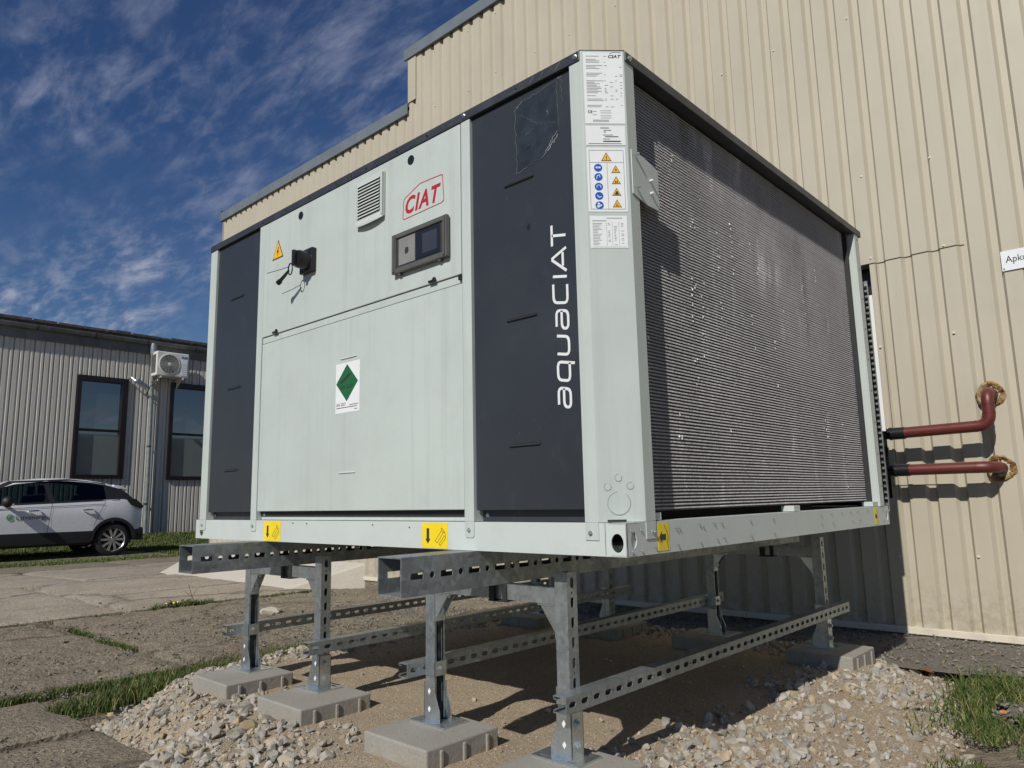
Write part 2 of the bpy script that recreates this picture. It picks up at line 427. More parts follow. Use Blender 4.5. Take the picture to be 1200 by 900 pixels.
WPOS = {}
def link(name, vs, fs, mat, parent=None, smooth=None, bev=None, segs=2, kind=None, label=None, at=None, tone=None):
    vs = np.asarray(vs, dtype=np.float64).reshape(-1, 3)
    c = np.array(at, dtype=float) if at is not None else (vs.min(0) + vs.max(0)) / 2
    me = bpy.data.meshes.new(name)
    me.from_pydata((vs - c).tolist(), [], [tuple(f) for f in fs])
    me.validate(); me.update()
    o = bpy.data.objects.new(name, me); COL.objects.link(o)
    me.materials.append(mat)
    pw = WPOS.get(parent.name, Vector((0, 0, 0))) if parent else Vector((0, 0, 0))
    if parent: o.parent = parent
    o.location = Vector(c) - pw
    WPOS[o.name] = Vector(c)
    if smooth is not None:
        me.polygons.foreach_set('use_smooth', [True] * len(me.polygons))
        if smooth < 180:
            me.set_sharp_from_angle(angle=R(smooth))
    if bev:
        b = o.modifiers.new('bevel', 'BEVEL'); b.width = bev; b.segments = segs; b.limit_method = 'ANGLE'; b.angle_limit = R(40)
        b.harden_normals = False
    if kind: o['kind'] = kind
    if label: o['label'] = label
    return o
def part(name, mb, mat, parent=None, **k): return link(name, mb.v, mb.f, mat, parent, **k)
def tag(o, label=None, cat=None, group=None, kind=None):
    if label: o['label'] = label
    if cat: o['category'] = cat
    if group: o['group'] = group
    if kind: o['kind'] = kind
    return o
def thing(name, loc, label, cat, group=None):
    o = bpy.data.objects.new(name, None); COL.objects.link(o); o.location = loc; o.empty_display_size = 0.1
    WPOS[o.name] = Vector(loc)
    return tag(o, label, cat, group)

def fill2d(outer, holes, t):
    """solid plate in the local xy plane, thickness t centred on z=0"""
    cu = bpy.data.curves.new('t', 'CURVE'); cu.dimensions = '2D'; cu.fill_mode = 'BOTH'; cu.extrude = t / 2
    for pts in [outer] + list(holes):
        sp = cu.splines.new('POLY'); sp.points.add(len(pts) - 1)
        for i, p in enumerate(pts): sp.points[i].co = (p[0], p[1], 0, 1)
        sp.use_cyclic_u = True
    o = bpy.data.objects.new('t', cu)
    me = o.to_mesh()
    vs = [v.co.copy() for v in me.vertices]; fs = [tuple(p.vertices) for p in me.polygons]
    o.to_mesh_clear(); bpy.data.objects.remove(o); bpy.data.curves.remove(cu)
    return vs, fs
def place(vf, origin, u, v):
    """map local x->u, y->v, z->u x v"""
    vs, fs = vf; u = Vector(u); v = Vector(v); w = u.cross(v); o = Vector(origin)
    return [o + u * p[0] + v * p[1] + w * p[2] for p in vs], fs
def ell(cx, cy, rx, ry, n=16): return [(cx + rx * math.cos(2 * math.pi * i / n), cy + ry * math.sin(2 * math.pi * i / n)) for i in range(n)]
def slot(cx, cy, L, H, n=5):
    r = H / 2; out = []
    for sgn, a0 in ((1, -90), (-1, 90)):
        for i in range(n + 1):
            a = R(a0 + 180 * i / n); out.append((cx + sgn * (L / 2 - r) + r * math.cos(a), cy + r * math.sin(a)))
    return out
def rect(x0, y0, x1, y1): return [(x0, y0), (x1, y0), (x1, y1), (x0, y1)]
def textmesh(body, size, bold=0.0, shear=0.0, ext=0.0004, align='LEFT', sx=1.0, spacing=1.0):
    cu = bpy.data.curves.new('t', 'FONT'); cu.body = body; cu.size = size; cu.offset = bold; cu.shear = shear
    cu.extrude = ext; cu.align_x = align; cu.space_character = spacing; cu.resolution_u = 3
    o = bpy.data.objects.new('t', cu); me = o.to_mesh()
    vs = [Vector((v.co.x * sx, v.co.y, v.co.z)) for v in me.vertices]; fs = [tuple(p.vertices) for p in me.polygons]
    o.to_mesh_clear(); bpy.data.objects.remove(o); bpy.data.curves.remove(cu)
    return vs, fs
def stroke(paths, w, t=0.0008):
    """flat ribbons of width w along 2-D polylines with mitred joints"""
    V, F = [], []
    for pts in paths:
        closed = pts[0] == pts[-1]
        P = [Vector(p) for p in (pts[:-1] if closed else pts)]; n = len(P); L = []
        for i in range(n):
            a = P[i - 1] if (i > 0 or closed) else None; b = P[(i + 1) % n] if (i < n - 1 or closed) else None
            d1 = (P[i] - a).normalized() if a is not None else None; d2 = (b - P[i]).normalized() if b is not None else None
            if d1 is None: d1 = d2
            if d2 is None: d2 = d1
            n1 = Vector((-d1.y, d1.x)); n2 = Vector((-d2.y, d2.x)); m = (n1 + n2)
            m = m.normalized() if m.length > 1e-6 else n1
            k = w / 2 / max(0.35, m.dot(n1))
            L.append((P[i] + m * k, P[i] - m * k))
        o = len(V)
        for z in (t / 2, -t / 2):
            for a, b in L: V += [Vector((a.x, a.y, z)), Vector((b.x, b.y, z))]
        m2 = 2 * n
        rng_ = range(n) if closed else range(n - 1)
        for i in rng_:
            j = (i + 1) % n
            F += [(o + 2 * i, o + 2 * i + 1, o + 2 * j + 1, o + 2 * j), (o + m2 + 2 * i, o + m2 + 2 * j, o + m2 + 2 * j + 1, o + m2 + 2 * i + 1),
                  (o + 2 * i, o + 2 * j, o + m2 + 2 * j, o + m2 + 2 * i), (o + 2 * i + 1, o + m2 + 2 * i + 1, o + m2 + 2 * j + 1, o + 2 * j + 1)]
    return V, F
def rounded(pts, r, n=4):
    """polyline with rounded inner corners"""
    out = [pts[0]]
    for i in range(1, len(pts) - 1):
        p = Vector(pts[i]); a = Vector(pts[i - 1]); b = Vector(pts[i + 1])
        da = (a - p); db = (b - p); ra = min(r, da.length * 0.5); rb = min(r, db.length * 0.5); rr = min(ra, rb)
        s_ = p + da.normalized() * rr; e_ = p + db.normalized() * rr
        for k in range(n + 1):
            t = k / n; q = s_ * (1 - t) ** 2 + p * 2 * t * (1 - t) + e_ * t * t; out.append((q.x, q.y))
    out.append(pts[-1]); return out
# numpy value noise
def vnoise(x, y, seed=0):
    xi = np.floor(x).astype(np.int64); yi = np.floor(y).astype(np.int64); fx = x - xi; fy = y - yi
    fx = fx * fx * (3 - 2 * fx); fy = fy * fy * (3 - 2 * fy)
    def h(a, b):
        n = (a * 374761393 + b * 668265263 + seed * 974711) & 0x7fffffff
        n = ((n ^ (n >> 13)) * 1274126177) & 0x7fffffff
        return ((n ^ (n >> 16)) & 0xffff) / 65535.0
    return (h(xi, yi) * (1 - fx) + h(xi + 1, yi) * fx) * (1 - fy) + (h(xi, yi + 1) * (1 - fx) + h(xi + 1, yi + 1) * fx) * fy
def fbm(x, y, o=4, seed=0, g=0.5):
    s = 0; a = 1; t = 0
    for i in range(o):
        s = s + a * vnoise(x * 2 ** i, y * 2 ** i, seed + i); t += a; a *= g
    return s / t - 0.5
def sstep(a, b, x):
    t = np.clip((x - a) / (b - a), 0, 1); return t * t * (3 - 2 * t)

# ------------------------------------------------------------------ terrain
def G(x, y):
    x = np.asarray(x, float); y = np.asarray(y, float)
    z = -0.62 - 0.08 * sstep(-0.2, -2.6, x)
    z = z - 0.12 * sstep(-7.5, -14.5, x)
    z = z + 0.27 * sstep(-17.0, -17.9, x)
    return z
OUT = [(-1.25, -0.85), (-1.65, -0.42), (-1.95, -0.40), (-2.35, -0.26), (-2.55, 0.02), (-2.62, 0.6), (-2.6, 1.4), (-2.5, 2.15), (-1.4, 2.35), (-0.35, 2.42), (0.02, 2.22),
       (0.20, 1.75), (0.27, 1.3), (0.33, 0.8), (0.5, 0.2), (0.45, -0.5), (-0.3, -0.95)]
OP = np.array(OUT)
def dist_in(x, y):
    """signed distance inside the outline of the gravel bed"""
    x = np.asarray(x, float); y = np.asarray(y, float); d = np.full(x.shape, 1e9); ins = np.zeros(x.shape, bool)
    for i in range(len(OP)):
        a = OP[i]; b = OP[(i + 1) % len(OP)]; ab = b - a
        t = np.clip(((x - a[0]) * ab[0] + (y - a[1]) * ab[1]) / (ab @ ab), 0, 1)
        d = np.minimum(d, np.hypot(x - a[0] - t * ab[0], y - a[1] - t * ab[1]))
        c = ((a[1] > y) != (b[1] > y)); xx = ab[0] * (y - a[1]) / (ab[1] if abs(ab[1]) > 1e-9 else 1e-9) + a[0]
        ins ^= c & (x < xx)
    return np.where(ins, d, -d)
def BED(x, y):
    d = dist_in(x, y) + 0.10 * fbm(np.asarray(x) * 4, np.asarray(y) * 4, 3, 5)
    g = G(x, y)
    top = -0.569 + 0.020 * fbm(np.asarray(x) * 3, np.asarray(y) * 3, 4, 11) + 0.006 * fbm(np.asarray(x) * 22, np.asarray(y) * 22, 3, 17)
    k = sstep(-0.03, 0.30, d)
    return np.where(d < -0.06, g - 0.05, (g - 0.03) * (1 - k) + top * k)
def grid(name, xs, ys, zf, mat, parent=None, mask=None, **k):
    X, Y = np.meshgrid(xs, ys, indexing='ij'); Z = zf(X, Y)
    V = np.stack([X, Y, Z], -1).reshape(-1, 3); nx, ny = X.shape
    idx = np.arange(nx * ny).reshape(nx, ny)
    F = np.stack([idx[:-1, :-1], idx[1:, :-1], idx[1:, 1:], idx[:-1, 1:]], -1).reshape(-1, 4)
    if mask is not None: F = F[mask(X, Y)[:-1, :-1].reshape(-1)]
    return link(name, V, F.tolist(), mat, parent, smooth=180, **k)
def fast(name, V, F, mat, parent=None, tone=None, smooth=False, kind=None, at=(0, 0, 0)):
    """big mesh from numpy arrays; F is (n,k)"""
    V = np.asarray(V, np.float32); F = np.asarray(F, np.int32); at = np.array(at, np.float32)
    me = bpy.data.meshes.new(name); me.vertices.add(len(V)); me.vertices.foreach_set('co', (V - at).ravel())
    n, k = F.shape
    me.loops.add(n * k); me.loops.foreach_set('vertex_index', F.ravel())
    me.polygons.add(n); me.polygons.foreach_set('loop_start', np.arange(0, n * k, k, dtype=np.int32))
    me.polygons.foreach_set('loop_total', np.full(n, k, np.int32))
    me.update(calc_edges=True)
    if tone is not None:
        a = me.attributes.new('tone', 'FLOAT', 'POINT'); a.data.foreach_set('value', np.asarray(tone, np.float32))
    me.polygons.foreach_set('use_smooth', np.full(n, smooth))
    me.materials.append(mat); o = bpy.data.objects.new(name, me); COL.objects.link(o)
    if parent: o.parent = parent; o.location = Vector(at) - WPOS.get(parent.name, Vector((0, 0, 0)))
    else: o.location = Vector(at)
    WPOS[o.name] = Vector(at)
    if kind: o['kind'] = kind
    return o

def ax(lo, hi, near_lo, near_hi, fine, coarse_n):
    a = -np.geomspace(max(0.3, 0.3), abs(lo - near_lo), coarse_n)[::-1] + near_lo
    b = np.geomspace(0.3, hi - near_hi, coarse_n) + near_hi
    return np.concatenate([a, np.arange(near_lo, near_hi + fine / 2, fine), b])
ground = grid('ground', ax(-900, 900, -19, 3, 0.25, 14), ax(-900, 900, -6, 12, 0.25, 14),
              lambda X, Y: G(X, Y) - 0.012 + 0.02 * fbm(X * 1.3, Y * 1.3, 3, 3) - 0.05 * (dist_in(X, Y) > -0.05), M['soil'], at=(0, 0, 0))
ground['kind'] = 'structure'

# concrete yard: slabs laid on the ground, each with its own surface and broken edge
yard = bpy.data.objects.new('yard', None); COL.objects.link(yard); yard['kind'] = 'structure'; WPOS['yard'] = Vector((0, 0, 0))
def slab(x0, x1, y0, y1, top, mat, seed, step=0.05, rough=0.010, thick=0.10, erode=0.04):
    xs = np.linspace(x0, x1, max(3, int((x1 - x0) / step) + 1)); ys = np.linspace(y0, y1, max(3, int((y1 - y0) / step) + 1))
    X, Y = np.meshgrid(xs, ys, indexing='ij')
    # ragged edges: pull border vertices inwards
    ex = np.minimum(X - x0, x1 - X); ey = np.minimum(Y - y0, y1 - Y)
    wob = erode * np.abs(fbm(X * 5, Y * 5, 3, seed)) * 2
    Xn = X + np.where(ex < 1e-6, np.where(X < (x0 + x1) / 2, 1, -1) * wob, 0)
    Yn = Y + np.where(ey < 1e-6, np.where(Y < (y0 + y1) / 2, 1, -1) * wob, 0)
    e = np.minimum(ex, ey)
    Z = G(Xn, Yn) + top + rough * fbm(Xn * 2.2, Yn * 2.2, 4, seed + 3) + rough * 0.9 * fbm(Xn * 14, Yn * 14, 3, seed + 8, 0.7) - 0.012 * (1 - sstep(0, 0.10, e))
    nx, ny = X.shape; V = np.stack([Xn, Yn, Z], -1).reshape(-1, 3); idx = np.arange(nx * ny).reshape(nx, ny)
    F = np.stack([idx[:-1, :-1], idx[1:, :-1], idx[1:, 1:], idx[:-1, 1:]], -1).reshape(-1, 4).tolist()
    ring = list(idx[:, 0]) + list(idx[-1, 1:]) + list(idx[-2::-1, -1]) + list(idx[0, -2:0:-1])
    o = len(V); low = V[ring].copy(); low[:, 2] -= thick; V = np.vstack([V, low]); n = len(ring)
    F += [(ring[(i + 1) % n], ring[i], o + i, o + (i + 1) % n) for i in range(n)]
    return link('concrete_slab', V, F, mat, yard, smooth=50)
slab(-2.84, -2.17, -3.2, -0.36, 0.025, M['slab_dark'], 21, 0.035, 0.008)
slab(-2.12, 0.6, -3.2, -1.0, 0.025, M['slab_dark'], 22, 0.05)
slab(-2.13, -1.2, -0.98, -0.36, 0.023, M['slab_dark'], 52, 0.035, 0.008)
slab(-5.33, -3.02, -3.4, 0.32, 0.020, M['slab_dark'], 23, 0.02, 0.034)
slab(-5.33, -3.06, 0.38, 3.3, 0.016, M['slab_dark'], 24, 0.02, 0.034)
slab(-8.4, -5.40, -4.0, 0.9, 0.028, M['slab_dusty'], 26, 0.08, 0.014)
slab(-8.4, -5.40, 0.94, 2.9, 0.026, M['slab_dusty'], 27, 0.06, 0.014)
slab(-11.4, -8.46, -4.0, 1.6, 0.020, M['slab_dusty'], 28, 0.1, 0.014)
slab(-11.4, -8.46, 1.66, 6.5, 0.020, M['slab_dusty'], 29, 0.1, 0.014)
slab(-13.2, -11.46, -2.0, 3.3, 0.018, M['slab_dark'], 30, 0.12)
slab(-13.2, -11.46, 3.36, 9.0, 0.018, M['slab_dark'], 31, 0.12)
slab(-16.9, -14.2, -2.0, 5.1, 0.012, M['slab_dark'], 33, 0.2)

# asphalt strip in front of the wall, and the patch beyond the grass
def G_as(X, Y): return G(X, Y) + 0.006 + 0.008 * fbm(X * 3, Y * 3, 4, 40) + 0.004 * fbm(X * 30, Y * 30, 2, 41)
asph = grid('asphalt_path', np.arange(-5.2, 3.4, 0.05), np.arange(1.3, 3.02, 0.04), G_as, M['asphalt'],
            mask=lambda X, Y: ((dist_in(X, Y) < 0.16) & (Y > 2.12 + 0.10 * fbm(X * 5, Y * 5, 3, 42) + 0.15 * sstep(0.1, 0.4, X))) | ((X > 0.36 + 0.1 * fbm(X * 6, Y * 6, 3, 43)) & (Y > 1.62 + 0.15 * fbm(X * 4, Y * 4, 2, 45) - 0.5 * (X - 0.36))))
asph['kind'] = 'structure'


# ramp in front of the wall further left
rb = MB()
rb.add([(-8.75, 2.50, -0.735), (-5.62, 2.45, -0.72), (-5.02, 2.955, -0.72), (-8.75, 2.955, -0.735), (-8.75, 2.50, -0.69), (-5.62, 2.45, -0.675), (-5.02, 2.955, -0.445), (-8.75, 2.955, -0.46)],
       [(0, 3, 2, 1), (4, 5, 6), (4, 6, 7), (0, 1, 5, 4), (1, 2, 6, 5), (2, 3, 7, 6), (3, 0, 4, 7)])
o = part('ramp', rb, M['ramp'], bev=0.015); tag(o, kind='structure')

# gravel bed
bed = grid('gravel_bed', np.arange(-2.8, 0.72, 0.016), np.arange(-1.05, 2.56, 0.016), BED, M['sand'], at=(-1, 1, -0.6))
bed['kind'] = 'structure'

def hull(seed, n=14, flat=(1, 0.8, 0.62)):
    r = random.Random(seed); bm = bmesh.new()
    for _ in range(n):
        v = Vector((r.gauss(0, 1), r.gauss(0, 1), r.gauss(0, 1))).normalized() * r.uniform(0.85, 1.0)
        bm.verts.new((v.x * flat[0], v.y * flat[1], v.z * flat[2]))
    bmesh.ops.convex_hull(bm, input=bm.verts)
    loose = [v for v in bm.verts if not v.link_faces]
    bmesh.ops.delete(bm, geom=loose, context='VERTS')
    bmesh.ops.triangulate(bm, faces=bm.faces)
    bm.verts.index_update()
    V = np.array([v.co[:] for v in bm.verts]); F = np.array([[v.index for v in f.verts] for f in bm.faces]); bm.free()
    return V, F
small = [hull(100 + i, 11, (1, random.uniform(0.65, 0.95), random.uniform(0.45, 0.75))) for i in range(16)]
bigs = [hull(200 + i, 20, (1, random.uniform(0.6, 0.9), random.uniform(0.4, 0.7))) for i in range(14)]
def rots(n):
    q = rng.normal(size=(n, 4)); q[:, 1:3] *= 0.5; q[:, 0] += 0; q /= np.linalg.norm(q, axis=1)[:, None]
    w, x, y, z = q.T
    return np.stack([np.stack([1 - 2 * (y * y + z * z), 2 * (x * y - z * w), 2 * (x * z + y * w)], -1),
                     np.stack([2 * (x * y + z * w), 1 - 2 * (x * x + z * z), 2 * (y * z - x * w)], -1),
                     np.stack([2 * (x * z - y * w), 2 * (y * z + x * w), 1 - 2 * (x * x + y * y)], -1)], 1)
BLOCKS = [(-1.865, 0.063), (-1.357, 0.060), (-0.748, 0.063), (-0.255, 0.075), (-1.91, 1.86), (-1.38, 1.86), (-0.80, 1.865), (-0.255, 1.865)]
def density(x, y):
    d = dist_in(x, y) + 0.22 * fbm(x * 2.5, y * 2.5, 3, 77)
    dn = 1 - sstep(0.30, 0.58, d)
    front = np.where((y < 0.15) & (x < -0.9), 1 - sstep(-0.25, 0.10, y + 0.4 * fbm(x * 3, y * 3, 2, 9)), 0)
    dn = np.maximum(dn, front)
    right = np.where(x > -0.75, sstep(-0.42, -0.12, x + 0.25 * fbm(x * 3, y * 3, 3, 19)), 0) * sstep(0.0, 0.3, y)
    dn = np.maximum(dn, right)
    dn = dn * np.where(x > -0.75, 0.35 + 0.65 * sstep(-0.16, 0.10, fbm(x * 4, y * 4, 3, 88)), 1.0)
    return np.where(d < -0.10, 0, dn)
def scatter(n, smin, smax, variants, base, lift=0.25, power=2.2):
    xs = rng.uniform(-2.75, 0.6, n * 3); ys = rng.uniform(-0.95, 2.5, n * 3)
    p = base + density(xs, ys) * (1 - base); p = np.where(dist_in(xs, ys) < -0.14, 0, p)
    blk = np.zeros(len(xs), bool)
    for bx, by in BLOCKS: blk |= (abs(xs - bx) < 0.15) & (abs(ys - by) < 0.15)
    keep = (rng.uniform(size=len(xs)) < p) & ~blk
    xs, ys = xs[keep][:n], ys[keep][:n]; m = len(xs)
    s = smin + (smax - smin) * rng.uniform(size=m) ** power
    RT = rots(m); V, F, T = [], [], []; off = 0; z = BED(xs, ys) + s * lift
    which = rng.integers(0, len(variants), m); tone = rng.uniform(size=m)
    for k, (hv, hf) in enumerate(variants):
        id_ = np.where(which == k)[0]
        if not len(id_): continue
        vv = np.einsum('nij,vj->nvi', RT[id_], hv) * s[id_][:, None, None] + np.stack([xs[id_], ys[id_], z[id_]], -1)[:, None, :]
        V.append(vv.reshape(-1, 3)); F.append((hf[None] + (np.arange(len(id_)) * len(hv))[:, None, None]).reshape(-1, 3) + off)
        T.append(np.repeat(tone[id_], len(hv))); off += vv.shape[0] * vv.shape[1]
    return np.vstack(V), np.vstack(F), np.concatenate(T)
V, F, T = scatter(12000, 0.004, 0.017, small, 0.02, 0.25, 2.0)
fast('gravel', V, F, M['stone'], bed, T, kind='stuff', at=(-1, 1, -0.6))
V, F, T = scatter(45000, 0.0014, 0.0042, small[:6], 0.8, 0.25)
fast('grit', V, F, M['stone'], bed, T, kind='stuff', at=(-1, 1, -0.6))
V, F, T = scatter(1900, 0.014, 0.030, bigs, 0.0, 0.2, 1.5)
fast('crushed_stone', V, F, M['stone'], bed, T, kind='stuff', at=(-1, 1, -0.6))
# the larger stones that can be told apart, one object each
stone_me = []
for hv, hf in bigs:
    me = bpy.data.meshes.new('stone'); me.from_pydata(hv.tolist(), [], hf.tolist()); me.materials.append(M['stone']); stone_me.append(me)
cnt = 0
rs = random.Random(5)
spots = []
while cnt < 280:
    x = rs.uniform(-2.6, 0.45); y = rs.uniform(-0.85, 2.35)
    if density(np.array([x]), np.array([y]))[0] < rs.uniform(0.35, 1.0): continue
    if any(abs(x - bx) < 0.165 and abs(y - by) < 0.165 for bx, by in BLOCKS): continue
    s = rs.uniform(0.019, 0.040) * (1.0 if x < -0.8 else 0.9)
    if any((x - a) ** 2 + (y - b) ** 2 < (0.75 * (s + c)) ** 2 for a, b, c in spots): continue
    spots.append((x, y, s))
    o = bpy.data.objects.new('stone', rs.choice(stone_me)); COL.objects.link(o); o.parent = bed
    z = float(BED(np.array([x]), np.array([y]))[0]) + s * 0.18
    o.location = Vector((x, y, z)) - WPOS['gravel_bed']; o.scale = (s, s * rs.uniform(0.8, 1), s * rs.uniform(0.7, 1))
    o.rotation_euler = (rs.uniform(-0.5, 0.5), rs.uniform(-0.5, 0.5), rs.uniform(0, 6.3)); cnt += 1

# grass
def blades(n, xf_, h, w, zf_, lean=0.6):
    x, y = xf_(n); m = len(x); z = zf_(x, y); a = rng.uniform(0, 2 * np.pi, m); hh = h * (0.45 + rng.uniform(size=m) * 0.75); ww = w * (0.6 + 0.6 * rng.uniform(size=m))
    dx, dy = np.cos(a), np.sin(a); ln = lean * rng.uniform(0.2, 1, m) * hh; b = rng.uniform(0, 2 * np.pi, m); lx, ly = np.cos(b) * ln, np.sin(b) * ln
    P = []
    for t, wt in ((0, 1.0), (0.5, 0.8), (1.0, 0.05)):
        cx_ = x + lx * t ** 1.8; cy_ = y + ly * t ** 1.8; cz = z + hh * (t - 0.25 * lean * t * t)
        P += [np.stack([cx_ - dx * ww / 2 * wt, cy_ - dy * ww / 2 * wt, cz], -1), np.stack([cx_ + dx * ww / 2 * wt, cy_ + dy * ww / 2 * wt, cz], -1)]
    V = np.stack(P, 1).reshape(-1, 3); o = (np.arange(m) * 6)[:, None, None]
    F = (np.array([[0, 1, 3, 2], [2, 3, 5, 4]])[None] + o).reshape(-1, 4)
    tn = np.clip(rng.normal(0.45, 0.2, m) + (rng.uniform(size=m) < 0.16) * 0.5, 0, 1)
    return V, F, np.repeat(tn, 6)
def cat(L):
    V, F, T = [], [], []; o = 0
    for v, f, t in L: V.append(v); F.append(f + o); T.append(t); o += len(v)
    return np.vstack(V), np.vstack(F), np.concatenate(T)
def band(pts, wid, seed, thr=-0.6):
    """sampler along a polyline with the given half widths, clumpy"""
    P = np.array(pts)
    def f(n):
        seg = np.linalg.norm(P[1:, :2] - P[:-1, :2], axis=1); cum = np.concatenate([[0], np.cumsum(seg)]); t = rng.uniform(0, cum[-1], n * 2)
        i = np.clip(np.searchsorted(cum, t) - 1, 0, len(seg) - 1); k = (t - cum[i]) / seg[i]
        c = P[i] + (P[i + 1] - P[i]) * k[:, None]; d = (P[i + 1] - P[i])[:, :2] / seg[i][:, None]
        off = rng.normal(0, 0.45, n * 2) * (wid if np.isscalar(wid) else np.interp(t, cum, wid))
        x = c[:, 0] - d[:, 1] * off; y = c[:, 1] + d[:, 0] * off
        q = fbm(x * 6, y * 6, 3, seed) > thr
        return x[q][:n], y[q][:n]
    return f
g0 = lambda x, y: G(x, y) - 0.01
def gbed(x, y): return np.maximum(G(x, y) - 0.01, BED(x, y) - 0.01)
L = [blades(13000, band([(-2.55, -0.38), (-2.72, 0.1), (-2.85, 0.7), (-2.88, 1.6), (-2.85, 2.6)], [0.10, 0.14, 0.15, 0.15, 0.12], 1), 0.065, 0.005, gbed),
     blades(4200, band([(-2.93, 0.4), (-2.94, -0.5), (-2.95, -1.4)], 0.05, 2, -0.25), 0.05, 0.0045, g0),
     blades(1300, band([(-2.15, -0.40), (-2.16, -1.6)], 0.02, 3, -0.1), 0.025, 0.003, g0),
     blades(1800, band([(-5.36, -2.6), (-5.37, 3.0)], 0.045, 4, -0.08), 0.045, 0.006, g0),
     blades(900, band([(-5.36, 1.1), (-5.37, 1.6)], 0.06, 6, -0.4), 0.07, 0.006, g0),
     blades(1500, band([(-4.9, 0.35), (-3.1, 0.34)], 0.05, 5, -0.02), 0.04, 0.005, g0)]
V, F, T = cat(L); fast('grass', V, F, M['grass'], None, T, kind='stuff')
def blob(cx_, cy_, sx, sy, n, thr=-0.15, sd=9):
    def f(_):
        x = rng.normal(cx_, sx, n); y = rng.normal(cy_, sy, n); q = (fbm(x * 5, y * 5, 3, sd) > thr) & (y > -2) & (x > 0.12 + 0.2 * (y < 1.2)); return x[q], y[q]
    return f
L = [blades(0, blob(0.34, 1.85, 0.07, 0.18, 1900), 0.065, 0.0045, lambda x, y: G(x, y), 0.8),
     blades(0, blob(0.42, 1.35, 0.09, 0.22, 2000, -0.12), 0.038, 0.0042, lambda x, y: G(x, y), 0.9),
     blades(0, blob(0.55, 1.0, 0.12, 0.22, 1500, -0.1), 0.036, 0.0042, lambda x, y: G(x, y), 0.9),
     blades(0, blob(0.9, 1.2, 0.3, 0.4, 2600, -0.1), 0.035, 0.0042, lambda x, y: G(x, y), 0.9)]
V, F, T = cat(L); fast('grass', V, F, M['grass'], None, T, kind='stuff')
def area(x0, x1, y0, y1, seed, thr):
    def f(n):
        x = rng.uniform(x0, x1, n); y = rng.uniform(y0, y1, n); q = fbm(x * 1.2, y * 1.2, 3, seed) > thr; return x[q], y[q]
    return f
L = [blades(42000, area(-17.95, -16.2, -2, 12, 3, -0.5), 0.10, 0.016, g0), blades(15000, area(-14.9, -13.2, -1, 5.0, 4, -0.06), 0.05, 0.014, g0),
     blades(16000, area(-16.3, -13.0, 4.9, 12, 7, -0.25), 0.07, 0.016, g0), blades(3000, area(-11.5, -11.3, -1, 9, 8, 0.0), 0.04, 0.012, g0)]
V, F, T = cat(L); fast('grass', V, F, M['grass_far'], None, T, kind='stuff')

def chips(n, x0, x1, y0, y1, seed, thr):
    xs = rng.uniform(x0, x1, n); ys = rng.uniform(y0, y1, n); q = fbm(xs * 2.2, ys * 2.2, 3, seed) > thr; xs, ys = xs[q], ys[q]; m = len(xs)
    s_ = 0.0025 + 0.014 * rng.uniform(size=m) ** 3.5; RT = rots(m); z = G(xs, ys) + 0.022 + s_ * 0.1; V, F, T = [], [], []; off = 0; w = rng.integers(0, 8, m); tn = rng.uniform(0, 1, m)
    for k in range(8):
        i_ = np.where(w == k)[0]; hv, hf = small[k]; hv = hv * np.array([1, 1, 0.6])
        vv = np.einsum('nij,vj->nvi', RT[i_], hv) * s_[i_][:, None, None] + np.stack([xs[i_], ys[i_], z[i_]], -1)[:, None, :]
        V.append(vv.reshape(-1, 3)); F.append((hf[None] + (np.arange(len(i_)) * len(hv))[:, None, None]).reshape(-1, 3) + off); T.append(np.repeat(tn[i_], len(hv))); off += len(i_) * len(hv)
    return np.vstack(V), np.vstack(F), np.concatenate(T)
M['chip'] = stonemat('broken concrete crumbs')
for nd in M['chip'].node_tree.nodes:
    if nd.type == 'VALTORGB' and len(nd.color_ramp.elements) == 6:
        for e in nd.color_ramp.elements: e.color = tuple(c * 0.55 for c in e.color[:3]) + (1,)
V, F, T = cat([chips(9000, -5.2, -3.0, -0.8, 2.6, 61, 0.0), chips(3000, -3.3, -2.7, -0.4, 2.6, 62, -0.1), chips(1800, -8.2, -5.3, -0.5, 2.6, 63, 0.12), chips(1500, -2.8, -1.3, -1.6, -0.5, 64, 0.1)])
fast('crumbs', V, F, M['chip'], yard, T, kind='stuff')
V, F, T = chips(5200, -2.4, 1.4, 2.2, 2.95, 66, -0.6); V[:, 2] -= 0.010
V2, F2, T2 = chips(1500, 0.35, 1.2, 1.5, 2.3, 67, -0.6); V2[:, 2] -= 0.010
V, F, T = cat([(V, F, T), (V2, F2, T2)])
fast('grit', V, F, M['chip'], asph, T, kind='stuff')

# small weed with yellow flowers at the slab joint
wd = thing('dandelion_weed', (-5.38, 1.32, -0.70), 'small weed with yellow flowers and a dry stalk growing in the slab joint', 'weed')
mb = MB()
for i in range(16):
    a = rs.uniform(0, 6.28); l = rs.uniform(0.04, 0.10)
    c = Vector((-5.38 + 0.03 * math.cos(a), 1.32 + 0.05 * math.sin(a), -0.69)); e = c + Vector((math.cos(a) * l, math.sin(a) * l, rs.uniform(0.02, 0.06))); s_ = Vector((-math.sin(a), math.cos(a), 0)) * 0.012
    mid = (c + e) / 2 + Vector((0, 0, 0.02)); mb.add([c, mid + s_, e, mid - s_], [(0, 1, 2, 3)])
part('leaf', mb, M['grass'], wd, kind='stuff')
mb = MB(); mb.tube([(-5.38, 1.46, -0.70), (-5.39, 1.42, -0.60), (-5.40, 1.40, -0.52)], 0.003, 6).tube([(-5.39, 1.43, -0.62), (-5.40, 1.48, -0.56)], 0.002, 5).tube([(-5.39, 1.43, -0.63), (-5.40, 1.37, -0.575)], 0.002, 5)
part('stalk', mb, M['soil'], wd)
